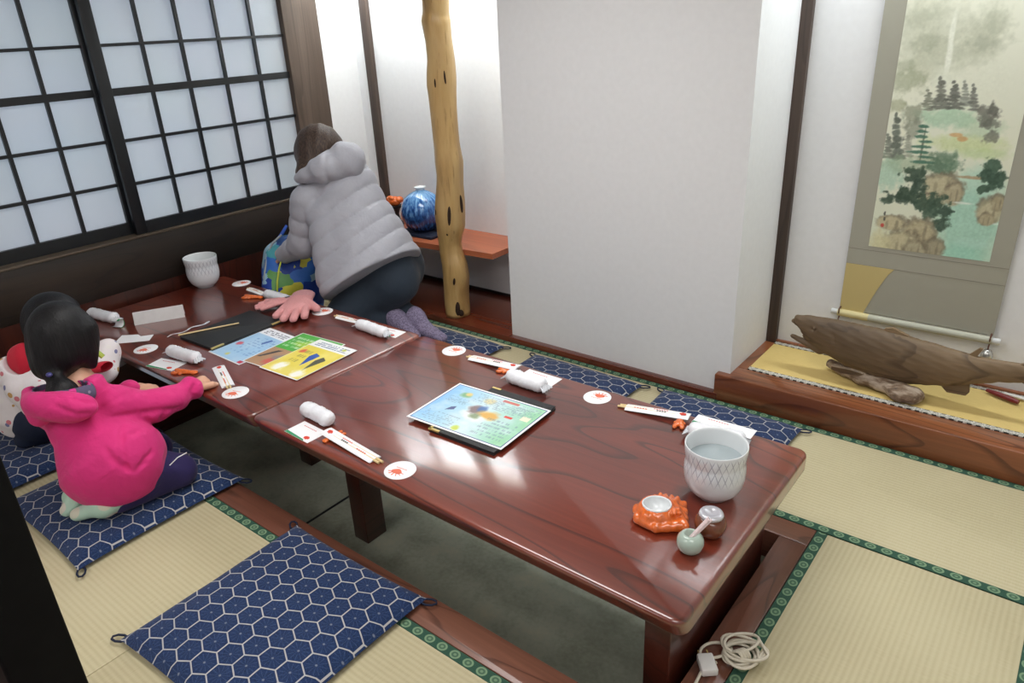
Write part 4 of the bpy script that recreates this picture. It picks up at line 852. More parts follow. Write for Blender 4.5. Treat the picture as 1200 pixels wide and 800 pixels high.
chopsticks('sleeved chopsticks at the back edge left of the large pot',(2.9770,0.8580),(2.7535,0.8172),.046,.03,-1,lift=.0135)
rest('orange chopstick rest at the back edge left of the large pot',(2.9553,0.8316),PI*.6,1.1)
towel('rolled towel in white film right behind the large pot of water',(3.0186,0.7696),(3.1929,0.7984),.028)
card('small white card with green edge leaning on the towel behind the large pot',(3.1067,0.8385),0.0309,.2,.06,.03)

# --- menus
def sheet(name,label,c,a,w,h,z,paint,cat='menu'):
    t=thing(name,label,cat,(c[0],c[1],z),a)
    MB().box(-w/2,w/2,-h/2,h/2,0,.0012).build('sheet',M['white'],t)
    cv=Canvas(int(w*520),int(h*520),(240,240,242)); paint(cv)
    cv.build('printed_face',M['print'],t,lambda u,v:((u-.5)*w*.995,(v-.5)*h*.995,.0016))
    return t
# u runs along the long side away from the viewer's left-front corner, v across
def p_blue(c):
    c.rect(.015,.02,.985,.98,(160,200,232)); c.over((196,220,240),np.clip(vnoise(c.U,c.V,4,3)*1.5-.5,0,1)*((c.U>.02)&(c.U<.98)))
    c.rect(.80,.02,.985,.98,(236,238,244)); c.strokes(.83,.25,.96,.9,3,(70,70,90),.8,1,.7,True)
    c.blob(.42,.84,.045,.06,(214,70,90),.9); c.blob(.12,.62,.04,.05,(222,206,90),.8); c.poly([(.55,.42),(.72,.36),(.74,.44),(.6,.48)],(64,104,178)); c.strokes(.2,.12,.75,.75,9,(90,130,190),.5,4,.4,True); c.rect(.02,.03,.09,.14,(196,50,70))
def p_green(c):
    c.rect(.01,.02,.5,.98,(176,138,104)); c.rect(.5,.02,.99,.98,(78,172,66))
    c.blob(.72,.5,.1,.25,(170,206,60),.9); c.poly([(.18,.95),(.44,.8),(.46,.7),(.2,.88)],(70,66,66)); c.blob(.16,.62,.09,.09,(206,88,76),.9); c.strokes(.56,.5,.9,.92,4,(232,240,226),.7,3,.6,True); c.blob(.28,.55,.08,.12,(130,130,136),.7)
def p_yellow(c):
    c.rect(.012,.015,.80,.985,(228,210,84)); c.over((240,228,140),np.clip(vnoise(c.U,c.V,3,8)*1.4-.6,0,1)*((c.U>.02)&(c.U<.8)))
    c.rect(.8,.015,.988,.985,(238,240,240)); c.poly([(.28,.42),(.62,.40),(.66,.55),(.55,.58)],(48,88,172)); c.poly([(.22,.24),(.56,.16),(.62,.3),(.5,.34)],(84,86,72))
    c.blob(.16,.72,.1,.13,(244,244,240),.95); c.blob(.12,.2,.11,.11,(244,244,240),.95); c.strokes(.83,.1,.96,.9,3,(90,110,150),.8,2,.7,True); c.blob(.62,.86,.05,.06,(216,90,70),.9); c.strokes(.3,.62,.7,.8,3,(120,110,60),.6,6,.5,True); c.blob(.9,.2,.03,.04,(190,196,60),.8)
def p_map(c):
    c.over((252,252,252),np.ones(c.U.shape)); 
    c.rect(.018,.024,.982,.976,(60,76,140)); 
    m=((c.U>.026)&(c.U<.974)&(c.V>.034)&(c.V<.966)).astype(float)
    f=np.clip(c.U+.25*(vnoise(c.U,c.V,3,4)-.5),0,1)[...,None]
    g=np.array([132,184,236])*(1-f)+np.array([150,206,160])*f
    w=np.clip(1-np.abs(f-.5)*2.4,0,1)*.75
    g=g*(1-w)+np.array([224,234,240])*w
    c.C=c.C*(1-m[...,None])+g*m[...,None]
    c.over((214,226,236),m*np.clip(vnoise(c.U,c.V,9,9)*2-.9,0,1)*.8)
    c.blob(.5,.46,.13,.16,(238,240,240),.9); c.blob(.44,.55,.06,.09,(120,100,100),.9); c.blob(.49,.6,.045,.07,(70,110,170),.9); c.blob(.6,.52,.10,.09,(214,166,78),.95); c.blob(.5,.42,.06,.06,(110,130,90),.8)
    c.blob(.2,.78,.05,.06,(120,170,120),.9); c.blob(.22,.82,.03,.04,(226,196,120),.9); c.poly([(.2,.36),(.27,.42),(.26,.5),(.22,.46)],(70,80,130)); c.blob(.46,.8,.05,.06,(214,200,150),.8)
    c.rect(.72,.58,.80,.62,(214,70,60)); c.rect(.55,.88,.72,.93,(210,90,80),.8); c.rect(.86,.62,.94,.72,(236,226,200)); c.blob(.48,.1,.03,.05,(190,206,70),.9)
    for i,(a,b,e,f_) in enumerate(((.08,.08,.42,.3),(.62,.1,.92,.5),(.3,.7,.6,.92),(.72,.7,.95,.92),(.08,.55,.3,.7),(.55,.66,.86,.86))): c.strokes(a,b,e,f_,6,(110,130,150),.45,20+i,.6)
def quad(pts):
    """centre, angle, long side, short side of a sheet from its four corners (start corner, along long side, ...)"""
    P=[np.array(p[:2]) for p in pts]; c=sum(P)/4
    l=((P[1]-P[0])+(P[2]-P[3]))/2; s=((P[3]-P[0])+(P[2]-P[1]))/2
    return c,math.atan2(l[1],l[0]),float(np.hypot(*l)),float(np.hypot(*s))
def book(label,c,a,w,h,gold):
    t=thing('menu_book',label,'menu',(c[0],c[1],TZ),a)
    MB().box(-w/2,w/2,-h/2,h/2,0.0,.005,bev=.002).build('back_cover',M['leather'],t,smooth=True)
    MB().box(-w/2+.004,w/2-.004,-h/2+.004,h/2-.004,.004,.010).build('pages',M['ink'],t)
    MB().box(-w/2,w/2,-h/2,h/2,.009,.014,bev=.002).build('front_cover',M['leather'],t,smooth=True)
    for (x,y,wx,wy) in gold:
        MB().box(x-wx,x+wx,y-wy,y+wy,.0085,.0149,bev=.001).build('gold_corner',M['gold'],t,smooth=True)
    return t
c,a,L,w=quad([(0.9701,0.2560,0.3400),(0.9883,0.6167,0.3400),(0.6970,0.6456,0.3400),(0.7389,0.2428,0.3400)])
book('black menu book lying flat under the pink gloves',c,a,L,w,[(-L/2+.03,-w/2+.004,.032,.005),(L/2-.03,-w/2+.004,.032,.005)])
c,a,L,w=quad([(0.9721,0.2401,0.3300),(0.9782,0.5641,0.3300),(1.2187,0.5515,0.3300),(1.2194,0.2356,0.3300)])
sheet('menu_sheet','light blue printed menu sheet beside the black menu book',c,a,L,w,TZ+.0005,p_blue)
c,a,L,w=quad([(1.1858,0.2737,0.3300),(1.1742,0.6039,0.3300),(1.4393,0.6254,0.3300),(1.4821,0.2830,0.3300)])
sheet('menu_sheet','green and brown printed menu sheet half under the yellow one',c,a,L,w*.98,TZ+.0025,p_green)
c,a,L,w=quad([(1.3179,0.2702,0.3340),(1.3046,0.5954,0.3340),(1.5422,0.6113,0.3340),(1.5627,0.2766,0.3340)])
sheet('menu_sheet','yellow printed menu sheet on top of the green and brown one',c,a,L,w,TZ+.0045,p_yellow)
c,a,L,w=quad([(2.5527,0.3006,0.3350),(2.5586,0.6451,0.3350),(2.2595,0.6837,0.3350),(2.2845,0.3054,0.3350)])
book('black menu book under the wide blue and green printed sheet',c,a,L,w,[(-L/2+.022,w/2-.004,.024,.005),(-L/2+.004,w/2-.022,.005,.024),(L/2-.004,w/2-.02,.005,.02)])
c,a,L,w=quad([(2.1670,0.3073,0.3470),(2.5545,0.3342,0.3470),(2.5770,0.6246,0.3470),(2.1300,0.6136,0.3470)])
sheet('menu_sheet','wide printed sheet fading from blue to green on a black menu book',c,a,L,w,TZ+.0152,p_map)
# loose chopstick and clear wrapper by the menu book
A_=(0.7162,0.2445,0.3470); B_=(0.8303,0.4894,0.3500)
t=thing('loose_chopstick','single pale chopstick lying across the black menu book','chopstick',(A_[0],A_[1],TZ))
MB().tube([(0,0,.0185),(B_[0]-A_[0],B_[1]-A_[1],.0185)],[.0042,.0036],10).build('stick',M['bamboo'],t,smooth=True)
A_=(0.6598,0.2177,0.3350); B_=(0.6555,0.4610,0.3350)
t=thing('clear_wrapper','twisted clear film wrapper lying left of the black menu book','wrapper',(A_[0],A_[1],TZ))
n=14
MB().tube([((B_[0]-A_[0])*i/n*.9-.015*math.sin(i*.9)*.4,(B_[1]-A_[1])*i/n*.9+.004*math.sin(i*1.3),.006+.002*math.sin(i)) for i in range(n+1)],[.002+.0045*(i/n)+.0012*math.sin(i*2.1) for i in range(n+1)],10,flat=.5).build('film',M['film'],t,smooth=True)
# folded sign
A_=(0.3574,0.2115,0.3300); B_=(0.4697,0.4120,0.3300)
a=math.atan2(B_[1]-A_[1],B_[0]-A_[0]); L=math.hypot(B_[0]-A_[0],B_[1]-A_[1])
t=thing('folded_table_sign','folded white card sign standing near the window end of the table','sign',(A_[0],A_[1],TZ),a)
sg=soft('white_card_sign',(206,204,204),.5,.05,30,.05)
H_=.058
def panel(y0,y1,x0=0,x1=1): return [(x0*L,y0,0.0),(x1*L,y0,0.0),(x1*L,y1,H_),(x0*L,y1,H_)]
mm=MB(); mm.add(panel(-.004,.022),[(0,1,2,3)]); o=mm.build('front_panel',sg,t); o.modifiers.new('s','SOLIDIFY').thickness=.0016
mm=MB(); mm.add(panel(.05,.024),[(3,2,1,0)]); o=mm.build('back_panel',sg,t); o.modifiers.new('s','SOLIDIFY').thickness=.0016
# pots
def m_pot():
    m=N('white_glaze_scale_net',rough=.14,coat=.5,coatr=.06)
    o=m.sep(m.obj()); an=m.math('ARCTAN2',o[1],o[0])
    a=m.math('MULTIPLY',an,28/(2*PI)); h=m.math('DIVIDE',o[2],.024)
    def line(s):
        q=m.math('ADD',a,m.math('MULTIPLY',h,s*.5)); f=m.math('ABSOLUTE',m.math('SUBTRACT',m.math('FRACT',q),.5))
        return m.smooth(f,.085,.03)
    l=m.math('MAXIMUM',line(1),line(-1))
    nz=m.noise(m.obj(),14,2)
    band=m.math('MULTIPLY',m.smooth(o[2],.068,.10),m.smooth(o[2],.168,.152))
    band=m.math('MULTIPLY',band,m.smooth(nz,.2,.6))
    m.set('col',m.mix(m.math('MULTIPLY',m.math('MULTIPLY',l,band),.65),lin((222,226,231)),lin((108,112,138)))); return m.mat
def pot(label,c,first=None):
    if first: return dup(first,(c[0],c[1],TZ),1.1,label,'white net patterned pots')
    t=thing('ceramic_pot',label,'pot',(c[0],c[1],TZ),.4,'white net patterned pots')
    prof=[(.040,0),(.046,.0),(.047,.006),(.060,.013),(.074,.03),(.083,.052),(.0865,.075),(.0865,.100),(.0845,.115),(.0835,.122),(.0850,.130),(.0875,.15),(.0885,.166),(.0875,.170)]
    MB().lathe(prof,56,cap1=False).build('body',m_pot(),t,smooth=True,ang=180)
    MB().lathe([(.0875,.170),(.0862,.1712),(.0845,.170),(.0825,.164),(.0805,.14),(.078,.124),(.078,.05),(.06,.03),(.0,.026)],56,cap0=False,cap1=False).build('inner_glaze',M['whiteglaze'],t,smooth=True,ang=180)
    wm=N('clear_water',col=(.36,.42,.44),rough=.02,coat=.3,spec=.6,coatr=.0)
    MB().lathe([(.0,.118),(.0775,.118),(.0785,.120),(.0785,.1203),(.0,.1203)],48,cap0=False,cap1=False).build('water',wm.mat,t,smooth=True)
    return t
P1=pot('large white net patterned pot of water at the camera end of the table',(3.215,.515))
pot('white net patterned pot at the window end of the table',(.115,.735),first=P1)
# crab-coloured dish
AC=(3.1531,0.3214)
t=thing('glazed_dish','orange glazed lobster shaped dish with a white oval hollow','dish',(AC[0],AC[1],TZ),.62); t.scale=(.86,1.1,1.08)
s=S((-.11,-.10,-.004),(.11,.10,.075),.0022)
s.u(s.el((0,0,.012),(.080,.05,.022)),.0)
for k in range(6):
    u=k/5; x=-.030+.085*u; s.u(s.rc((x*.75,.022,.034),(x*1.05,.064-.03*abs(u-.45),.030),.0115,.0085),.004)
for k in range(4):
    u=k/3; s.u(s.rc((.035+.012*u,.026-.03*u,.03),(.076-.004*k,.038-.028*k,.018),.011,.012),.005)
s.u(s.rc((-.082,-.012,.016),(-.03,-.044,.014),.014,.013),.008); s.u(s.rc((-.03,-.044,.014),(.055,-.040,.016),.013,.016),.008)
s.u(s.el((-.07,.014,.02),(.024,.024,.016)),.008)
s.u(s.el((-.018,.004,.028),(.064,.050,.031)),.006)
s.u(s.el((.036,-.016,.034),(.022,.013,.013)),.006)
for k in range(7): s.u(s.el((.022+.010*math.sin(k*2.1)+.004*k,-.022+.009*math.cos(k*1.7),.043),(.006,.005,.006)),.003)
s.F+=.0008*np.sin(s.X*200)*np.sin(s.Y*170)
s.cut(s.el((-.018,.004,.050),(.045,.034,.036)),.002)
s.inter(s.half((0,0,.002),(0,0,-1)),.002)
s.build('shell',M['orange'],t)
s=S((-.08,-.05,.004),(.05,.05,.07),.002)
s.u(s.el((-.018,.004,.050),(.0475,.0365,.0395)),0); s.cut(s.el((-.018,.004,.050),(.042,.031,.034)),.001); s.inter(s.half((0,0,.0515),(0,.06,1)),.002)
s.build('bowl',M['whiteglaze'],t)
# toothpick pot and shaker
c_=(3.2702,0.2490)
t=thing('toothpick_holder','small pale green glazed pot holding wrapped toothpicks','toothpick holder',(c_[0],c_[1],TZ))
MB().lathe([(.014,0),(.02,.001),(.031,.013),(.0355,.029),(.033,.044),(.025,.054),(.018,.058),(.0155,.057),(.015,.05),(.0,.03)],32,cap1=False).build('pot',plain('pale_green_glaze',(172,190,178),.14,coat=.6,coatr=.05),t,smooth=True,ang=180)
tw=soft('toothpick_wrapper',(226,206,206),.4,.12,160,.1)
for k,(dx,dy) in enumerate(((.0,.0),(.006,.003),(-.004,.006))):
    MB().tube([(-.004+dx*.5,-.004+dy,.035),(.034+dx,.028+dy,.098)],[.0045,.0045],8,flat=.6).build('wrapped_toothpick',tw,t,smooth=True)
c_=(3.2839,0.3417)
t=thing('spice_shaker','round brown ceramic shaker with a pale shiny lid','shaker',(c_[0],c_[1],TZ))
MB().lathe([(.02,0),(.03,.003),(.040,.02),(.0425,.036),(.039,.052),(.030,.061)],32).build('body',soft('brown_glaze',(112,62,40),.22,.2,60,.15,coat=.5),t,smooth=True,ang=180)
MB().lathe([(.031,.060),(.033,.066),(.030,.0715),(.022,.0735),(.016,.071),(.008,.068),(.0,.0675)],32,cap1=False).build('lid',plain('pale_shiny_lid',(206,206,214),.2,metal=.4,coat=.3),t,smooth=True,ang=180)
# cord by the pit
cc=(3.4020,0.2874)
t=thing('power_cord','coiled white power cord with a plug beside the table end','cord',(cc[0],cc[1],0))
cm=plain('cream_cord',(214,206,188),.5)
rs=random.Random(8); pth=[]
def arc(cx,cy,rx,ry,rot,a0,a1,z,n=20):
    o=[]
    for i in range(n+1):
        a=a0+(a1-a0)*i/n; x=rx*math.cos(a);y=ry*math.sin(a)
        o.append((cx+x*math.cos(rot)-y*math.sin(rot),cy+x*math.sin(rot)+y*math.cos(rot),z+.003*math.sin(a*2+z*200)))
    return o
for k in range(8): pth+=arc(.02+rs.uniform(-.014,.014),.01+rs.uniform(-.014,.014),.052+rs.uniform(-.016,.012),.038+rs.uniform(-.014,.012),.5+rs.uniform(-.5,.5),0,2*PI,.008+.0055*k,26)
MB().tube(pth,.0042,8).build('coil',cm,t,smooth=True,ang=180)
MB().tube(arc(-.045,-.02,.045,.024,.9,.4,6.2,.02,26),.0042,8).build('loop',cm,t,smooth=True,ang=180)
wr=[]
for k in range(4): wr+=[(.015+.016*math.cos(a)+.004*k,-.022+.006*k,.028+.026*math.sin(a)) for a in [2*PI*i/14 for i in range(14)]]
MB().tube(wr,.0042,8).build('binding',cm,t,smooth=True,ang=180)
MB().tube([(-.03,-.05,.012),(-.05,-.10,.008),(-.045,-.16,.006),(-.06,-.22,.006),(-.1,-.30,.006)],.0045,8).build('lead',cm,t,smooth=True,ang=180)
q=MB().box(-.022,.022,-.03,.03,0,.024,bev=.005); q.build('plug',plain('white_plug',(226,224,220),.35),t,smooth=True,loc=(-.045,-.075,.004),rot=(0,0,.7))
q=MB().tube([(-.012,.03,.012),(-.012,.048,.012)],[.0022,.0022],6).tube([(.012,.03,.012),(.012,.048,.012)],[.0022,.0022],6); q.build('prongs',M['gold'],t,loc=(-.045,-.075,.004),rot=(0,0,.7))
# gloves
gm=soft('pink_knit',(216,152,152),.9,.1,240,.6)
def glove(label,wr,tip,side,z):
    """knitted glove lying flat: wr = wrist point, tip = middle fingertip"""
    a,L=vec2(wr,tip); t=thing('knit_glove',label,'glove',(wr[0],wr[1],z),a,'pair of pink gloves')
    k=L/.19
    s=S((-.07*k,-.11*k,-.004),(.22*k,.11*k,.06),.003)
    s.u(s.rc((-.0*k,0,.013),(.08*k,0,.015),.046*k,.054*k,((0,0,1),.40)),.0)
    for i,(y,l,an) in enumerate(((-.042,.150,-.10),(-.015,.182,-.03),(.015,.19,.03),(.042,.168,.11))):
        s.u(s.rc((.085*k,y*k*.9,.014),(l*k,y*k*1.0+an*.09*k,.012),.0155*k,.0135*k),.004)
    s.u(s.rc((.03*k,side*.03*k,.013),(.100*k,side*.080*k,.012),.019*k,.0145*k),.01)
    s.inter(s.half((0,0,.0008),(0,0,-1)),.002)
    s.build('glove',gm,t)
    s=S((-.10*k,-.07*k,-.004),(.05*k,.07*k,.06),.003)
    s.u(s.rc((-.045*k,0,.014),(.0,0,.014),.044*k,.042*k,((0,0,1),.42)),0); s.F+=.0015*np.sin(s.Y*420)
    s.inter(s.half((0,0,.001),(0,0,-1)),.002)
    s.build('cuff',soft('pink_grey_knit',(206,150,152),.9,.1,200,.5),t)
    MB().box(-.012,.012,-.006,.006,.027*1,.030,bev=.001).build('woven_tag',M['ink'],t,loc=(-.02*k,0,0),smooth=True)
    return t
glove('pink knitted glove with fingers towards the window, on the towel',(0.7902,0.7826),(0.7448,0.6428),-1,TZ+.017)
glove('pink knitted glove with fingers towards the camera, on the black menu book',(0.8495,0.8332),(1.0192,0.6343),1,TZ+.0155)
# ------------------------------------------------------------------ people
M['skin']=N('skin',col=lin((214,164,136)),rough=.5,sss=.0).mat
def m_hair(name,a,b):
    m=N(name,rough=.5,spec=.3); n=m.noise(m.map(m.obj(),scale=(160,160,9)),1,3)
    m.set('col',m.ramp(n,[(.3,lin(a)),(.7,lin(b))])); m.bump(n,.5,.004); return m.mat
M['hairblack']=m_hair('black_hair',(10,10,12),(26,25,28)); M['hairbrown']=m_hair('dark_brown_hair',(44,34,30),(82,66,56))
def cloth(name,c,fold=.5,rough=.75,fs=9,spec=.25,sheen=.1):
    m=N(name,rough=rough,spec=spec,sheen=sheen); n=m.noise(m.obj(),fs,3,.5,.8); n2=m.noise(m.obj(),fs*6,2)
    L=lin(c); m.set('col',m.ramp(n,[(.2,[v*.92 for v in L]),(.8,[min(1,v*1.06) for v in L])]))
    m.bump(m.math('ADD',n,m.math('MULTIPLY',n2,.15)),fold,.02); return m.mat
M['pink']=cloth('pink_jacket_cloth',(216,50,124),.6)
M['grey']=cloth('pale_grey_quilted_nylon',(164,165,174),.28,.5,12)
M['teal']=cloth('dark_teal_trousers',(46,56,68),.25)
M['purple']=cloth('dark_purple_trousers',(48,40,88),.5)
def m_dots(name,base,cols,scale,th):
    m=N(name,rough=.85); d=m.vor(m.obj(),scale,'Distance'); c=m.vor(m.obj(),scale,'Color')
    k=m.ramp(m.sep(c)[0],[(i/len(cols),lin(q)) for i,q in enumerate(cols)],'CONSTANT')
    m.set('col',m.mix(m.math('LESS_THAN',d,th),lin(base),k)); m.bump(m.noise(m.obj(),12,3),.4,.015); return m.mat
M['specks']=m_dots('white_speckled_fleece',(226,220,222),[(206,120,130),(226,222,220),(190,150,90),(120,120,160),(226,222,222)],26,.3)
M['lining']=m_dots('pink_grey_print',(92,84,112),[(196,40,120),(92,84,112),(214,60,140),(150,140,160)],34,.42)
M['sockmint']=m_dots('mint_sock_knit',(176,206,188),[(206,206,188),(176,206,188),(206,204,190)],22,.5)
def m_sock():
    m=N('purple_grey_sock',rough=.9); n=m.vor(m.obj(),120,'Distance')
    m.set('col',m.ramp(n,[(.2,lin((92,84,110))),(.6,lin((136,126,152)))])); m.bump(n,.4,.002); return m.mat
M['sock']=m_sock()
M['redlining']=cloth('red_hood_lining',(196,36,58),.4)
def person(name,label,loc):
    return thing(name,label,'person',loc)
def wc(o,root,lab=None):
    o.parent=root; o.location=(-root.location.x,-root.location.y,-root.location.z)
    if lab: o['label']=lab
    return o
V3=lambda *a: np.array(a,float)
def hand(s,w,fd,up,side,k=1.0,curl=.6):
    """five fingered hand: w wrist, fd finger direction, up = back of hand, side = +1/-1 where the thumb is"""
    w=V3(*w);fd=V3(*fd);fd/=np.linalg.norm(fd);up=V3(*up);up=up-fd*(up@fd);up/=np.linalg.norm(up);sd=np.cross(up,fd)*side
    pc=w+fd*.045*k
    s.u(s.rc(w,w+fd*.075*k,.022*k,.030*k,(up,.55)),.012)
    for i,(o,l) in enumerate(((.027,.9),(.009,1.0),(-.009,.95),(-.026,.78))):
        b=w+fd*.08*k+sd*o*k; c1=math.cos(curl*.6);s1=math.sin(curl*.6);c2=math.cos(curl*1.9);s2=math.sin(curl*1.9)
        m_=b+(fd*c1-up*s1)*.034*l*k; e=m_+(fd*c2-up*s2)*.034*l*k
        s.u(s.rc(b-fd*.015*k,m_,.0092*k,.0085*k),.005); s.u(s.rc(m_,e,.0085*k,.0072*k),.003)
    b=w+fd*.025*k+sd*.024*k; m_=b+(fd*.7+sd*.7)*.034*k; e=m_+(fd*.95+sd*.1-up*.3)*.03*k
    s.u(s.rc(b,m_,.0125*k,.0105*k),.006); s.u(s.rc(m_,e,.0105*k,.0085*k),.004)
def head(s,H,F,R,k=1.0):
    H=V3(*H);F=V3(*F);R=V3(*R);U=np.cross(R,F)
    s.u(s.el(H,(.092*k,.076*k,.108*k),F,U),.02)
    s.u(s.el(H+F*.035*k-U*.055*k,(.055*k,.052*k,.055*k),F,U),.03)
    s.u(s.rc(H+F*.088*k-U*.005*k,H+F*.105*k-U*.032*k,.008*k,.013*k),.012)
    s.u(s.el(H+F*.085*k-U*.062*k,(.012*k,.022*k,.007*k),F,U),.006)
    for q in (-1,1):
        s.u(s.el(H+R*q*.076*k-U*.02*k,(.022*k,.010*k,.030*k),F,U),.006)
        s.cut(s.el(H+F*.10*k+R*q*.032*k+U*.0*k,(.02*k,.02*k,.012*k),F,U),.015)
def eyes(root,H,F,R,k):
    H=V3(*H);F=V3(*F);R=V3(*R);U=np.cross(R,F)
    for q in (-1,1):
        wc(MB().ell(tuple(H+F*.080*k+R*q*.032*k),(.010*k,.010*k,.008*k),None,12,8).build('eye',M['ink'],smooth=True),root)

# ---- girl in the pink jacket, kneeling at the table with her right fist on its edge
gl=person('person','girl in a bright pink jacket kneeling on a cushion, hand on the table edge',(1.24,-.36,.055))
HG=V3(*(1.1563,-0.3436,0.6669)); FH=V3(-.28,.96,0); RH=V3(.96,.28,0)
HAND=V3(*(1.2696,0.0440,0.3419)); CUF=V3(*(1.3007,-0.0134,0.3455)); ELB=V3(*(1.3340,-0.1763,0.3591)); SHR=V3(*(1.3112,-0.3012,0.4205)); SHL=V3(*(1.1062,-0.4483,0.4080))
HAND[2]+=.012; CUF[2]+=.012; NB=V3(*(1.1908,-0.3724,0.4687)); HIP=V3(*(1.2865,-0.3699,0.1881)); CHEST=V3(*(1.2028,-0.3833,0.3831))
KR=V3(1.41,-.19,.115); KL=V3(1.17,-.16,.115); HR=V3(1.38,-.34,.19); HL=V3(1.18,-.37,.19)
AR=V3(1.39,-.46,.10); AL=V3(1.22,-.50,.10)
lo=(.86,-.68,.05); hi=(1.62,.12,.90)
s=S(lo,hi,.0065)
head(s,HG,FH,RH,.98)
s.u(s.rc(HG-V3(0,0,.08),NB,.045,.05),.02); s.u(s.rc(NB,HIP,.08,.10),.03)
s.u(s.rc(NB,SHR,.05,.045),.02); s.u(s.rc(SHR,ELB,.04,.034),.01); s.u(s.rc(ELB,CUF,.034,.026),.01); s.u(s.rc(CUF,HAND,.024,.022),.01)
s.u(s.rc(NB,SHL,.05,.045),.02); ELL=SHL+V3(-.10,.12,-.13); WL=ELL+V3(.06,.17,.06)
s.u(s.rc(SHL,ELL,.04,.034),.01); s.u(s.rc(ELL,WL,.034,.024),.01); hand(s,WL,(.3,.9,-.1),(0,0,1),1,.9,.5)
fd=HAND-CUF; hand(s,CUF-fd*.32,(fd[0]-.015,fd[1],fd[2]-.01),(.1,-.1,1),-1,1.28,1.5)
for a,b,c in ((HR,KR,AR),(HL,KL,AL)):
    s.u(s.rc(HIP-V3(0,0,.03),a,.09,.085),.03); s.u(s.rc(a,b,.075,.055),.02); s.u(s.rc(b-V3(0,0,.02),c,.045,.034),.02)
wc(s.build('body',M['skin']),gl); eyes(gl,HG,FH,RH,.98)
# hair
s=S((HG[0]-.22,HG[1]-.25,HG[2]-.32),(HG[0]+.22,HG[1]+.22,HG[2]+.18),.0065)
s.u(s.el(HG+V3(0,0,.008)-FH*.012,(.108,.104,.122),FH),0); s.u(s.el(HG-FH*.05-V3(0,0,.05),(.08,.088,.085),FH),.03)
for q in (-1,1): s.u(s.rc(HG+RH*q*.076+FH*.035+V3(0,0,.02),HG+RH*q*.070+FH*.015-V3(0,0,.11),.034,.020),.03)
s.cut(s.el(HG+FH*.135-V3(0,0,.045),(.085,.088,.105),FH),.02)
PT=V3(*(1.2406,-0.4361,0.5577)); PE=V3(*(1.2669,-0.4396,0.5140))
s.u(s.rc(HG-FH*.085-V3(0,0,.085),PT,.05,.022),.03)
s.u(s.rc(PT,PE,.026,.046),.012); s.u(s.rc(PE,PE-V3(0,0,.03)+RH*.025,.046,.036),.02)
s.F+=.0025*np.sin(90*(s.X*RH[0]+s.Y*RH[1])+20*s.Z)*np.clip(1-(s.Z-HG[2]-.06)/.06,0,1)
wc(s.build('hair',M['hairblack']),gl)
wc(MB().ell(tuple(PT),(.027,.027,.011),Matrix.Rotation(.35,3,'X'),20,8).build('hair_tie',plain('pale_pink_hair_tie',(226,176,176),.6),smooth=True),gl)
wc(MB().ell(tuple(PT+V3(.012,-.02,.028)),(.012,.010,.008),None,12,8).build('hair_clip',plain('blue_hair_clip',(70,70,130),.4),smooth=True),gl)
# jacket
s=S(lo,hi,.0065)
HB=V3(*(1.3177,-0.3756,0.2322))
s.u(s.rc(HB,CHEST,.193,.118,((-.5,.86,0),.86)),0)
s.u(s.rc(CHEST,NB-V3(0,0,.02),.115,.085),.05)
s.u(s.rc(NB-V3(0,0,.04),SHR,.07,.066),.04); s.u(s.rc(NB-V3(0,0,.04),SHL,.07,.062),.04)
s.u(s.rc(SHR,ELB,.066,.056),.012); s.u(s.rc(ELB,CUF,.056,.043),.02)
s.u(s.rc(SHL,ELL,.062,.058),.03); s.u(s.rc(ELL,WL,.058,.040),.02)
# folds
ax=(CHEST-HB)/np.linalg.norm(CHEST-HB)
tt=(s.X-HB[0])*ax[0]+(s.Y-HB[1])*ax[1]+(s.Z-HB[2])*ax[2]; ww=(s.X-HB[0])*.785+(s.Y-HB[1])*.618
body_=np.clip((.40-np.abs(ww))/.1,0,1)
s.F+=.0025*np.sin(46*tt+14*ww)*np.clip((.16-tt)/.12,0,1)*np.sin(9*ww+1)+.004*np.exp(-((tt-.145-.1*ww)/.009)**2)
ar=(CUF-SHR)/np.linalg.norm(CUF-SHR); ta=(s.X-SHR[0])*ar[0]+(s.Y-SHR[1])*ar[1]+(s.Z-SHR[2])*ar[2]
s.F+=.0055*np.sin(62*ta+34*s.Z+1.5*np.sin(20*ta))*np.clip((ta-.06)/.06,0,1)
s.cut(s.rc(HG-V3(0,0,.05),NB+V3(0,0,.015)-FH*.0,.05,.062),.015)
s.inter(s.half((0,0,.115),(0.0,0.05,-1)),.03)
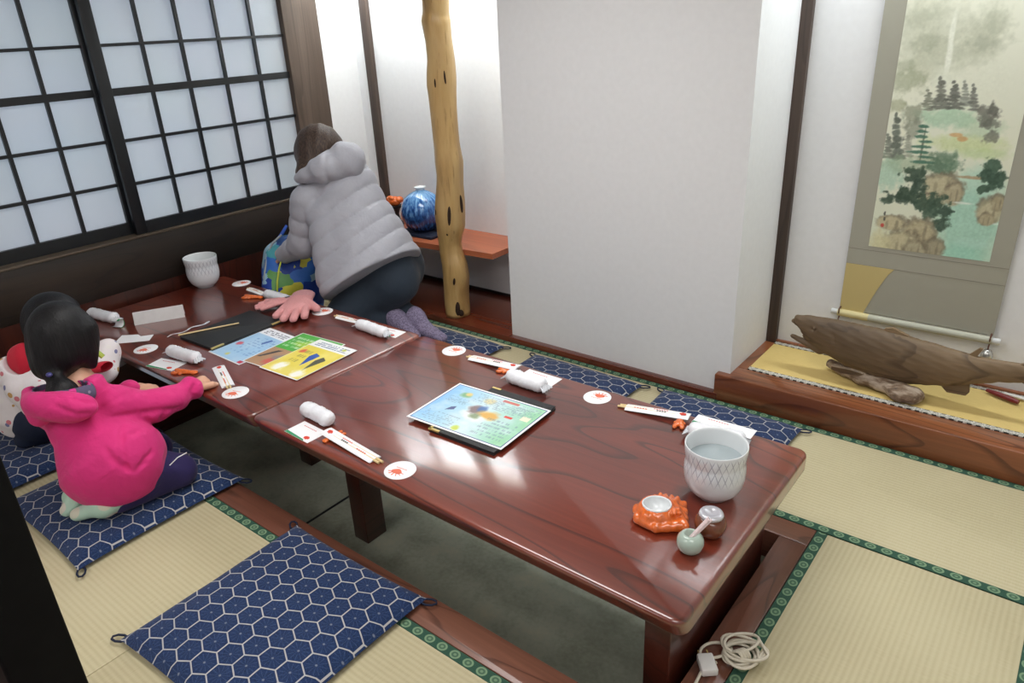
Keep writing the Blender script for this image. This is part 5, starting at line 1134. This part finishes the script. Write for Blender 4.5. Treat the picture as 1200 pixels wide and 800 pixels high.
for cr in ([(1.5690,-0.5846,0.5445),(1.6378,-0.5251,0.5499),(1.7104,-0.4666,0.5481)],[(1.6849,-0.4265,0.6544),(1.6878,-0.4550,0.6007),(1.7043,-0.4714,0.5485)],[(1.7084,-0.4922,0.5063),(1.6990,-0.5397,0.4369),(1.6876,-0.5888,0.3677)],[(1.7508,-0.4294,0.5552),(1.7727,-0.4256,0.5306),(1.8027,-0.4153,0.5056)],[(1.7687,-0.4528,0.4889),(1.7909,-0.4446,0.4713),(1.8077,-0.4327,0.4680)],[(1.6068,-0.5722,0.5121),(1.6393,-0.5800,0.4520),(1.6685,-0.5971,0.3804)],[(1.6621,-0.5153,0.5322),(1.6430,-0.5571,0.4867)],[(1.7020,-0.4104,0.6581),(1.7298,-0.3965,0.6426)],[(1.7048,-0.4242,0.6300),(1.7395,-0.4022,0.6187)],[(1.7797,-0.3599,0.6351),(1.7987,-0.3610,0.6060),(1.8025,-0.3767,0.5732)],[(1.8070,-0.3357,0.6382),(1.8219,-0.3400,0.6094),(1.8206,-0.3571,0.5815)],[(1.8317,-0.3123,0.6438),(1.8486,-0.3150,0.6148)],[(1.7619,-0.4086,0.5755),(1.8003,-0.3731,0.5826),(1.8508,-0.3280,0.5891)],[(1.6027,-0.6088,0.4540),(1.6321,-0.6071,0.4151),(1.6737,-0.5957,0.3754)]):
    s.crease(cr,.0075,.0055,k=.010)
j=wc(s.build('jacket',M['pink'],relax=1),gl)
s=S((NB[0]-.24,NB[1]-.28,NB[2]-.22),(NB[0]+.24,NB[1]+.2,NB[2]+.14),.006)
HC=V3(*(1.3005,-0.4678,0.4907)); 
s.u(s.el(HC,(.132,.070,.060),(.85,.5,-.08),(-.15,.2,1)),0)
s.u(s.rc(V3(*(1.1727,-0.5010,0.5170)),V3(*(1.2335,-0.5193,0.4474)),.030,.035),.03); s.u(s.rc(V3(*(1.2818,-0.3591,0.5096)),V3(*(1.3290,-0.4402,0.4734)),.032,.04),.03)
s.u(s.rc(V3(*(1.2559,-0.3248,0.5078)),V3(*(1.2809,-0.3303,0.4626)),.03,.04),.03)
s.cut(s.el(V3(*(1.2587,-0.4347,0.5095)),(.112,.062,.062),(.85,.5,0.0)),.010)
F0=V3(*(1.3475,-0.4633,0.5547));L0=V3(*(1.1550,-0.5058,0.5339));R0=V3(*(1.2499,-0.3154,0.5327));NH=np.cross(R0-F0,L0-F0);NH/=np.linalg.norm(NH)
if NH[2]<0: NH=-NH
s.inter(s.half(F0,NH),.012)
s.crease([(1.4449,-0.5275,0.5749),(1.5027,-0.4932,0.5521),(1.5446,-0.4238,0.6131)],.006,.005); s.crease([(1.4060,-0.5665,0.5625),(1.4695,-0.5361,0.5248),(1.5235,-0.4908,0.5266)],.006,.005)
s.cut(s.rc(HG,NB+V3(0,0,.02),.07,.06),.02)
h=s.build('hood',M['pink']); h.parent=j
s=S((NB[0]-.24,NB[1]-.28,NB[2]-.22),(NB[0]+.24,NB[1]+.2,NB[2]+.14),.006)
s.u(s.el(V3(*(1.2587,-0.4347,0.5095)),(.116,.066,.066),(.85,.5,0.0)),0); s.cut(s.el(V3(*(1.2587,-0.4347,0.5095)),(.106,.056,.056),(.85,.5,0.0)),.004); s.inter(s.half(F0-NH*.006,NH),.004)
h=s.build('hood_lining',M['lining']); h.parent=j
pk=MB(); pc=V3(*(1.5098,-0.3379,0.3686)); 
# trousers and socks
s=S((.95,-.62,.05),(1.60,.02,.42),.0065)
for a,b,c in ((HR,KR,AR),(HL,KL,AL)):
    s.u(s.rc(HIP-V3(0,0,.06),a,.10,.105),.03); s.u(s.rc(a,b,.092,.062),.02); s.u(s.rc(b-V3(0,0,.012),c+V3(0,.05,.0),.055,.046),.02)
s.inter(s.half((0,0,.058),(0,0,-1)),.003)
wc(s.build('trousers',M['purple']),gl)
wc(MB().tube([(1.5107,-0.2579,0.2109),(1.5262,-0.2314,0.2348),(1.5352,-0.1987,0.2421)],[.002,.002,.002],6).build('piping',M['white'],smooth=True),gl)
for nm,(a,b,c) in (('sock',((1.3981,-0.4044,0.1150),(1.3768,-0.4696,0.1050),(1.3233,-0.5281,0.0850))),('sock',((1.2987,-0.4618,0.1600),(1.2661,-0.4958,0.1150),(1.2651,-0.5388,0.0850)))):
    s=S((1.05,-.72,.05),(1.58,-.30,.22),.005); a,b,c=map(lambda q:V3(*q),(a,b,c))
    s.u(s.rc(a,b,.036,.034),0); s.u(s.rc(b,c,.036,.028,((0,0,1),.85)),.02); s.u(s.rc(a,AR if a[0]>1.3 else AL,.034,.036),.02); s.inter(s.half((0,0,.057),(0,0,-1)),.003)
    wc(s.build(nm,M['sockmint']),gl)

# ---- child in white, mostly behind the girl
ch=person('person','child in a white speckled jacket with a red lined hood at the window end',(.62,-.28,.055))
HCH=V3(*(0.6331,-0.1928,0.5432)); FC=V3(.35,.936,0); RC=V3(.936,-.35,0)
NC=HCH-V3(.0,.01,.15); HPC=V3(.52,-.34,.20); 
SRC=NC+RC*.13-V3(0,0,.05); SLC=NC-RC*.13-V3(0,0,.05)
CC=V3(*(0.7414,-0.0737,0.3987)); EC=V3(*(0.7848,-0.1400,0.3444))
lo=(.2,-.7,.05); hi=(1.02,.12,.82)
s=S(lo,hi,.0075)
head(s,HCH,FC,RC,1.02); s.u(s.rc(HCH-V3(0,0,.08),NC,.045,.05),.02); s.u(s.rc(NC,HPC,.08,.10),.03)
s.u(s.rc(NC,SRC,.05,.045),.02); s.u(s.rc(SRC,EC,.04,.034),.01); s.u(s.rc(EC,CC,.034,.026),.01)
hand(s,CC,(-.95,.3,-.1),(0,0,1),-1,.85,.9)
EL2=SLC+V3(-.08,.12,-.12); WL2=EL2+V3(.05,.18,.05); s.u(s.rc(NC,SLC,.05,.045),.02); s.u(s.rc(SLC,EL2,.04,.034),.01); s.u(s.rc(EL2,WL2,.034,.025),.01); hand(s,WL2,(.3,.9,-.1),(0,0,1),1,.9,.5)
for q in (-1,1):
    a=HPC+RC*q*.09-V3(0,0,.03); b=a+FC*.24-V3(0,0,.06); c=a-FC*.06-V3(0,0,.08)
    s.u(s.rc(HPC,a,.09,.08),.03); s.u(s.rc(a,b,.07,.055),.02); s.u(s.rc(b-V3(0,0,.01),c,.042,.034),.02)
s.inter(s.half((0,0,.057),(0,0,-1)),.003)
wc(s.build('body',M['skin']),ch); eyes(ch,HCH,FC,RC,1.02)
s=S((HCH[0]-.2,HCH[1]-.22,HCH[2]-.22),(HCH[0]+.2,HCH[1]+.2,HCH[2]+.18),.007)
s.u(s.el(HCH+V3(0,0,.010)-FC*.012,(.118,.116,.128),FC),0); s.u(s.el(HCH-FC*.045-V3(0,0,.07),(.08,.105,.085),FC),.03)
s.cut(s.el(HCH+FC*.14-V3(0,0,.045),(.09,.085,.10),FC),.02)
wc(s.build('hair',M['hairblack']),ch)
s=S(lo,hi,.0075)
s.u(s.rc(HPC+V3(0,0,.0),NC-V3(0,0,.07),.165,.125),0); s.u(s.rc(NC-V3(0,0,.05),SRC,.075,.068),.04); s.u(s.rc(NC-V3(0,0,.05),SLC,.075,.068),.04)
s.u(s.rc(SRC,EC,.068,.062),.03); s.u(s.rc(EC,CC,.058,.052),.02); s.u(s.rc(SLC,EL2,.065,.06),.03); s.u(s.rc(EL2,WL2,.058,.045),.02)
s.F+=.003*np.sin(60*s.Z+20*s.X)
s.inter(s.half((0,0,.10),(0,0,-1)),.02)
j=wc(s.build('jacket',M['specks']),ch)
s=S((.3,-.66,.16),(.95,-.1,.58),.007)
A1=V3(*(0.5772,-0.4099,0.3926));A2=V3(*(0.6854,-0.4058,0.3437));A3=V3(*(0.7654,-0.3636,0.3522))
s.u(s.el(V3(*(0.6428,-0.3696,0.3937)),(.115,.075,.085),(.8,.6,0)),0); s.u(s.rc(A1,A2,.035,.04),.03); s.u(s.rc(A2,A3,.042,.04),.03); s.u(s.rc(A2,V3(*(0.7328,-0.3928,0.2739)),.05,.05),.04)
s.cut(s.el(V3(*(0.6524,-0.3493,0.4647)),(.075,.09,.085),(.8,.6,0)),.012)
h=s.build('hood',M['specks']); h.parent=j
s=S((.3,-.66,.16),(.95,-.1,.6),.007)
s.u(s.el(V3(*(0.6246,-0.3492,0.4307)),(.062,.055,.082),(.8,.6,0)),0); s.F+=.006*np.abs(np.sin(55*(s.X*.785+s.Y*.618)))
h=s.build('hood_lining',M['redlining']); h.parent=j
s=S((CC[0]-.2,CC[1]-.25,CC[2]-.2),(CC[0]+.15,CC[1]+.15,CC[2]+.15),.006)
s.u(s.el(V3(*(0.8657,-0.1604,0.3903)),(.05,.03,.022),(.785,.618,.2)),0)
h=s.build('red_cuff',M['redlining']); h.parent=j
wc(MB().tube([(0.8443,-0.1787,0.4385),(0.8560,-0.1587,0.4565),(0.8722,-0.1452,0.4323)],[.012,.014,.01],10).build('green_toggle',plain('lime_green_toggle',(170,190,70),.5),smooth=True),ch)
s=S((.2,-.62,.05),(.95,.1,.36),.008)
for q in (-1,1):
    a=HPC+RC*q*.09-V3(0,0,.03); b=a+FC*.24-V3(0,0,.05); c=a-FC*.06-V3(0,0,.08)
    s.u(s.rc(HPC,a,.10,.10),.03); s.u(s.rc(a,b,.085,.062),.02); s.u(s.rc(b-V3(0,0,.005),c,.052,.045),.02)
s.inter(s.half((0,0,.058),(0,0,-1)),.003)
wc(s.build('trousers',M['navy']),ch)

# ---- woman in the grey quilted jacket, kneeling behind the table
wm=person('person','woman in a grey quilted jacket and dark trousers kneeling, reaching into a colourful bag',(1.0,1.3,.0))
HW=V3(*(0.6366,1.2432,1.0194)); FW=V3(-.74,.18,-.55); FW/=np.linalg.norm(FW); RW=V3(.236,.972,0); RW=RW-FW*(RW@FW); RW/=np.linalg.norm(RW)
HEM=V3(*(0.9699,1.2323,0.4252)); CH=V3(*(0.7703,1.2713,0.8278)); NW=V3(*(0.6997,1.2544,0.9241))
SL=V3(*(0.6780,1.0900,0.7917)); EL=V3(*(0.6061,1.0829,0.5616)); WR=V3(*(0.4176,1.0726,0.4678)); SR=V3(*(0.7155,1.4315,0.7910))
ER=V3(*(0.5379,1.3854,0.5203)); WRR=V3(*(0.3818,1.2470,0.3789))
HPW=V3(*(0.9594,1.3043,0.3929)); KN=V3(*(0.8969,1.0428,0.1991)); KF=V3(*(0.7750,1.3159,0.1837))
AN=V3(1.05,1.30,.12); AF=V3(*(1.1191,1.3407,0.1541))
lo=(.12,.86,.0); hi=(1.52,1.80,1.26)
s=S(lo,hi,.0085)
head(s,HW,FW,RW,1.08)
s.u(s.rc(HW-np.cross(RW,FW)*.09,NW,.05,.055),.02); s.u(s.rc(NW,HPW,.11,.12),.03)
s.u(s.rc(NW,SL,.06,.05),.02); s.u(s.rc(SL,EL,.048,.042),.01); s.u(s.rc(EL,WR,.042,.028),.01)
s.u(s.rc(NW,SR,.06,.05),.02); s.u(s.rc(SR,ER,.048,.042),.01); s.u(s.rc(ER,WRR,.042,.028),.01)
fd=V3(*(0.2650,1.0898,0.4446))-WR
hand(s,WR+fd*.1,fd,(-.3,-.8,.5),1,1.12,.7); hand(s,WRR,(-.7,-.2,-.4),(-.3,.8,.5),-1,1.1,.7)
s.u(s.rc(HPW,KN,.12,.08),.03); s.u(s.rc(HPW+V3(-.04,.12,-.02),KF,.11,.07),.03); s.u(s.rc(KN,AN,.06,.045),.02); s.u(s.rc(KF,AF,.06,.045),.02)
wc(s.build('body',M['skin']),wm); eyes(wm,HW,FW,RW,1.08)
UW=np.cross(RW,FW)
s=S((HW[0]-.3,HW[1]-.3,HW[2]-.32),(HW[0]+.3,HW[1]+.3,HW[2]+.22),.0075)
s.u(s.el(HW,(.128,.120,.140),(-.9,.4,0)),0); s.u(s.rc(HW-FW*.03,V3(*(0.6798,1.1163,0.9336)),.11,.062),.05); s.u(s.rc(HW,V3(*(0.7139,1.2270,0.9301)),.11,.07),.04)
s.cut(s.el(HW+FW*.15-UW*.03,(.10,.085,.11),FW,UW),.02)
s.F+=.002*np.sin(120*(s.X*.785+s.Y*.618))
wc(s.build('hair',M['hairbrown']),wm)
s=S(lo,hi,.0075)
A_=V3(*(0.8796,0.9333,0.3288));B_=V3(*(1.1596,1.4160,0.5236)); n_=np.cross(B_-A_,V3(-.58,.707,-.47)); 
if n_[2]<0: n_=-n_
ax=(CH-HEM);LA=np.linalg.norm(ax);ax/=LA
s.u(s.rc(HEM-ax*.03,CH,.285,.165,((-.97,.24,0),.86)),0); s.u(s.rc(CH,NW,.16,.10),.06)
s.u(s.rc(V3(*(0.8981,1.0222,0.4081)),V3(*(0.7857,1.1194,0.6890)),.085,.10),.06)
s.u(s.rc(NW-V3(0,0,.03),SL,.09,.085),.04); s.u(s.rc(NW-V3(0,0,.03),SR,.09,.09),.04)
tt=(s.X-HEM[0])*ax[0]+(s.Y-HEM[1])*ax[1]+(s.Z-HEM[2])*ax[2]; ww=(s.X-HEM[0])*.785+(s.Y-HEM[1])*.618
ph=(tt-.42*ww-.35*ww*ww+.03)/.108
s.F-=.016*np.abs(np.sin(PI*ph))**.35-.011
s.inter(-s.half((A_+B_)/2,n_),.01)
# sleeves
q=S(lo,hi,.0075)
q.u(q.rc(SL,EL,.087,.080),0); q.u(q.rc(EL,WR,.076,.050),.03); q.u(q.rc(SR,ER,.085,.078),.03); q.u(q.rc(ER,WRR,.075,.05),.03)
for (a,b) in ((SL,EL),(EL,WR)):
    d_=(b-a)/np.linalg.norm(b-a); t_=(q.X-a[0])*d_[0]+(q.Y-a[1])*d_[1]+(q.Z-a[2])*d_[2]
    wgt=np.exp(-((t_-np.linalg.norm(b-a)/2)/.12)**2); q.F-=wgt*(.009*np.sqrt(np.abs(np.sin(PI*(t_+.0*q.X)/.088)))-.005)
s.F=np.minimum(s.F,q.F)
s.cut(s.rc(HW,NW,.06,.07),.02)
j=wc(s.build('jacket',M['grey'],relax=0),wm)
s=S((NW[0]-.35,NW[1]-.35,NW[2]-.22),(NW[0]+.4,NW[1]+.35,NW[2]+.22),.0075)
s.u(s.rc(V3(*(0.6740,1.0747,0.9188)),V3(*(0.8112,1.1282,0.9640)),.034,.062),0); s.u(s.rc(V3(*(0.8028,1.1345,0.9623)),V3(*(0.8422,1.2503,0.9845)),.062,.085),.05); s.u(s.rc(V3(*(0.8378,1.2491,0.9887)),V3(*(0.7741,1.3493,0.9585)),.088,.07),.05)
s.u(s.rc(V3(*(0.7629,1.2510,1.0004)),V3(*(0.7194,1.3344,1.0106)),.05,.045),.05); s.crease([(1.0874,0.8531,1.0266),(1.1368,0.9120,1.0587),(1.1984,0.9805,1.0902)],.010,.008)
s.cut(s.el(HW+V3(0,0,.02),(.122,.118,.15),(-.9,.4,0)),.02)
w2=(s.X-NW[0])*.785+(s.Y-NW[1])*.618
s.F+=.006*np.exp(-((w2-.03)/.012)**2)+.003*np.sin(70*w2+40*s.Z)
h=s.build('hood',M['grey']); h.parent=j
# trousers
s=S(lo,(1.52,1.80,.8),.0085)
HP2=HPW+V3(-.04,.13,-.02)
s.u(s.rc(HPW,HP2,.162,.150),.0); s.u(s.rc(HPW+V3(0,0,.02),HPW-V3(.0,0,.04),.164,.166),.04); s.u(s.rc(HPW,KN,.150,.10),.05); s.u(s.rc(HP2,KF,.150,.10),.05)
s.u(s.rc(V3(*(1.0408,1.3034,0.3490)),V3(*(0.9684,1.2656,0.2385)),.13,.09),.06)
s.u(s.rc(KN,AN,.082,.058),.03); s.u(s.rc(KF,AF,.085,.055),.03)
s.inter(-s.half((A_+B_)/2+n_/np.linalg.norm(n_)*.12,-n_),.02); s.inter(s.half((0,0,.004),(0,0,-1)),.003)
wc(s.build('trousers',M['teal']),wm)
for a,b,c in ((AF,V3(*(1.2162,1.3223,0.1064)),V3(*(1.3459,1.3166,0.0836))),(V3(*(1.0618,1.2553,0.1612)),V3(*(1.1507,1.2427,0.1352)),V3(*(1.2335,1.2327,0.0982)))):
    s=S((.85,1.05,.0),(1.55,1.65,.26),.006); s.u(s.rc(a,b,.052,.046),0); s.u(s.rc(b,c,.046,.034,((0,0,1),.8)),.02); s.u(s.el(a+V3(.02,0,-.01),(.055,.05,.055)),.03)
    s.inter(s.half((0,0,.05),(0,0,-1)),.004)
    wc(s.build('sock',M['sock']),wm)

# ---- colourful bag
def m_bag():
    m=N('blue_yellow_green_nylon',rough=.55)
    o=m.map(m.obj(),scale=(14,14,19),rot=(.2,.4,.5)); nz=m.noisec(m.obj(),9,2)
    v=m.vm('ADD',o,m.vm('SCALE',nz,None,.9))
    c=m.vor(v,.8,'Color'); m.t.nodes[-1].distance='CHEBYCHEV'; f=m.sep(c)[0]
    k=m.ramp(f,[(0,lin((24,60,150))),(.28,lin((50,106,190))),(.46,lin((206,200,74))),(.53,lin((70,150,160))),(.66,lin((28,64,120))),(.82,lin((150,186,206))),(.90,lin((96,150,84)))],'CONSTANT')
    n=m.noise(m.obj(),40,3); m.set('col',k); m.bump(n,.3,.006); return m.mat
bg=thing('backpack','blue, yellow and green patterned bag standing between the woman and the window','bag',(.42,1.17,.0))
BC=V3(*(0.3087,1.1801,0.3175))
s=S((.02,.9,-.02),(.85,1.55,.72),.008)
s.u(s.el(BC,(.175,.13,.22),(.785,.618,0)),0); s.u(s.rc(BC-V3(0,0,.05),V3(BC[0],BC[1],.13),.17,.15),.06); s.u(s.rc(V3(*(0.2827,1.1084,0.4270)),V3(*(0.3707,0.9913,0.2450)),.06,.075),.05)
s.F+=.005*np.sin(40*s.Z+25*s.X)*np.sin(30*s.Y)
s.inter(s.half((0,0,.003),(0,0,-1)),.004)
wc(s.build('bag_body',m_bag()),bg)
wc(MB().tube([(0.2521,1.2257,0.5767),(0.2378,1.1837,0.5238),(0.2101,1.1259,0.4626),(0.2205,1.0710,0.4016)],[.014,.018,.016,.012],10,flat=.5).build('strap',plain('blue_webbing',(34,78,170),.6),smooth=True,ang=180),bg)
wc(MB().tube([(0.3182,1.1380,0.5512),(0.2868,1.0881,0.5091),(0.2798,1.0449,0.4437),(0.3157,0.9865,0.3646),(0.3557,0.9316,0.2611)],[.006]*5,8).build('grey_piping',plain('grey_piping',(150,156,160),.6),smooth=True,ang=180),bg)
wc(MB().tube([(0.4169,1.0549,0.4625),(0.4347,1.0076,0.4040),(0.4514,0.9719,0.3425),(0.4765,0.9405,0.2766)],[.005]*4,8).build('lime_zip',plain('lime_zip',(196,206,70),.5),smooth=True,ang=180),bg)

# ------------------------------------------------------------------ light and camera
def area(name,loc,size,power,col=(1,1,1),rot=(0,0,0),sy=None,spread=PI):
    l=bpy.data.lights.new(name,'AREA'); l.energy=power; l.color=col; l.size=size
    if sy: l.shape='RECTANGLE'; l.size_y=sy
    l.spread=spread
    o=bpy.data.objects.new(name,l); COL.objects.link(o); o.location=loc; o.rotation_euler=rot; return o
area('ceiling_lamp',(2.2,.35,2.40),1.5,24,(1,.985,.97),sy=.8,spread=2.75)
area('ceiling_lamp',(4.2,-.9,2.40),1.4,20,(1,.985,.97),sy=1.0)
area('added_fill_light',(2.2,-2.2,2.40),1.6,22,(1,.985,.97),sy=.6)  # unseen fill light added on the camera side to lift the room
area('tokonoma_lamp',(3.6,1.93,2.40),1.4,18,(.93,.98,1.0),sy=.10)
area('alcove_lamp',(.76,1.735,2.27),1.45,40,(.93,.98,1.0),rot=(PI/2*.95,0,0),sy=.16)
area('daylight',(-1.3,.5,1.6),2.8,70,(.86,.93,1.0),rot=(0,-PI/2,0),sy=1.8)
w=bpy.data.worlds.new('world'); SC.world=w; w.use_nodes=True
w.node_tree.nodes['Background'].inputs[0].default_value=(.75,.85,1,1); w.node_tree.nodes['Background'].inputs[1].default_value=.35
cam=bpy.data.cameras.new('camera'); cam.sensor_width=36; cam.lens=25.5063; cam.clip_start=.05
co=bpy.data.objects.new('camera',cam); COL.objects.link(co); co.matrix_world=Matrix(((0.784870,-0.218962,0.579684,3.883229),(0.618049,0.344035,-0.706863,-1.185288),(-0.044655,0.913069,0.405352,1.614889),(0.000000,0.000000,0.000000,1.000000))); SC.camera=co
SC.view_settings.view_transform='Standard'; SC.view_settings.look='None'; SC.view_settings.exposure=0.12; SC.view_settings.gamma=1; SC.view_settings.use_curve_mapping=False
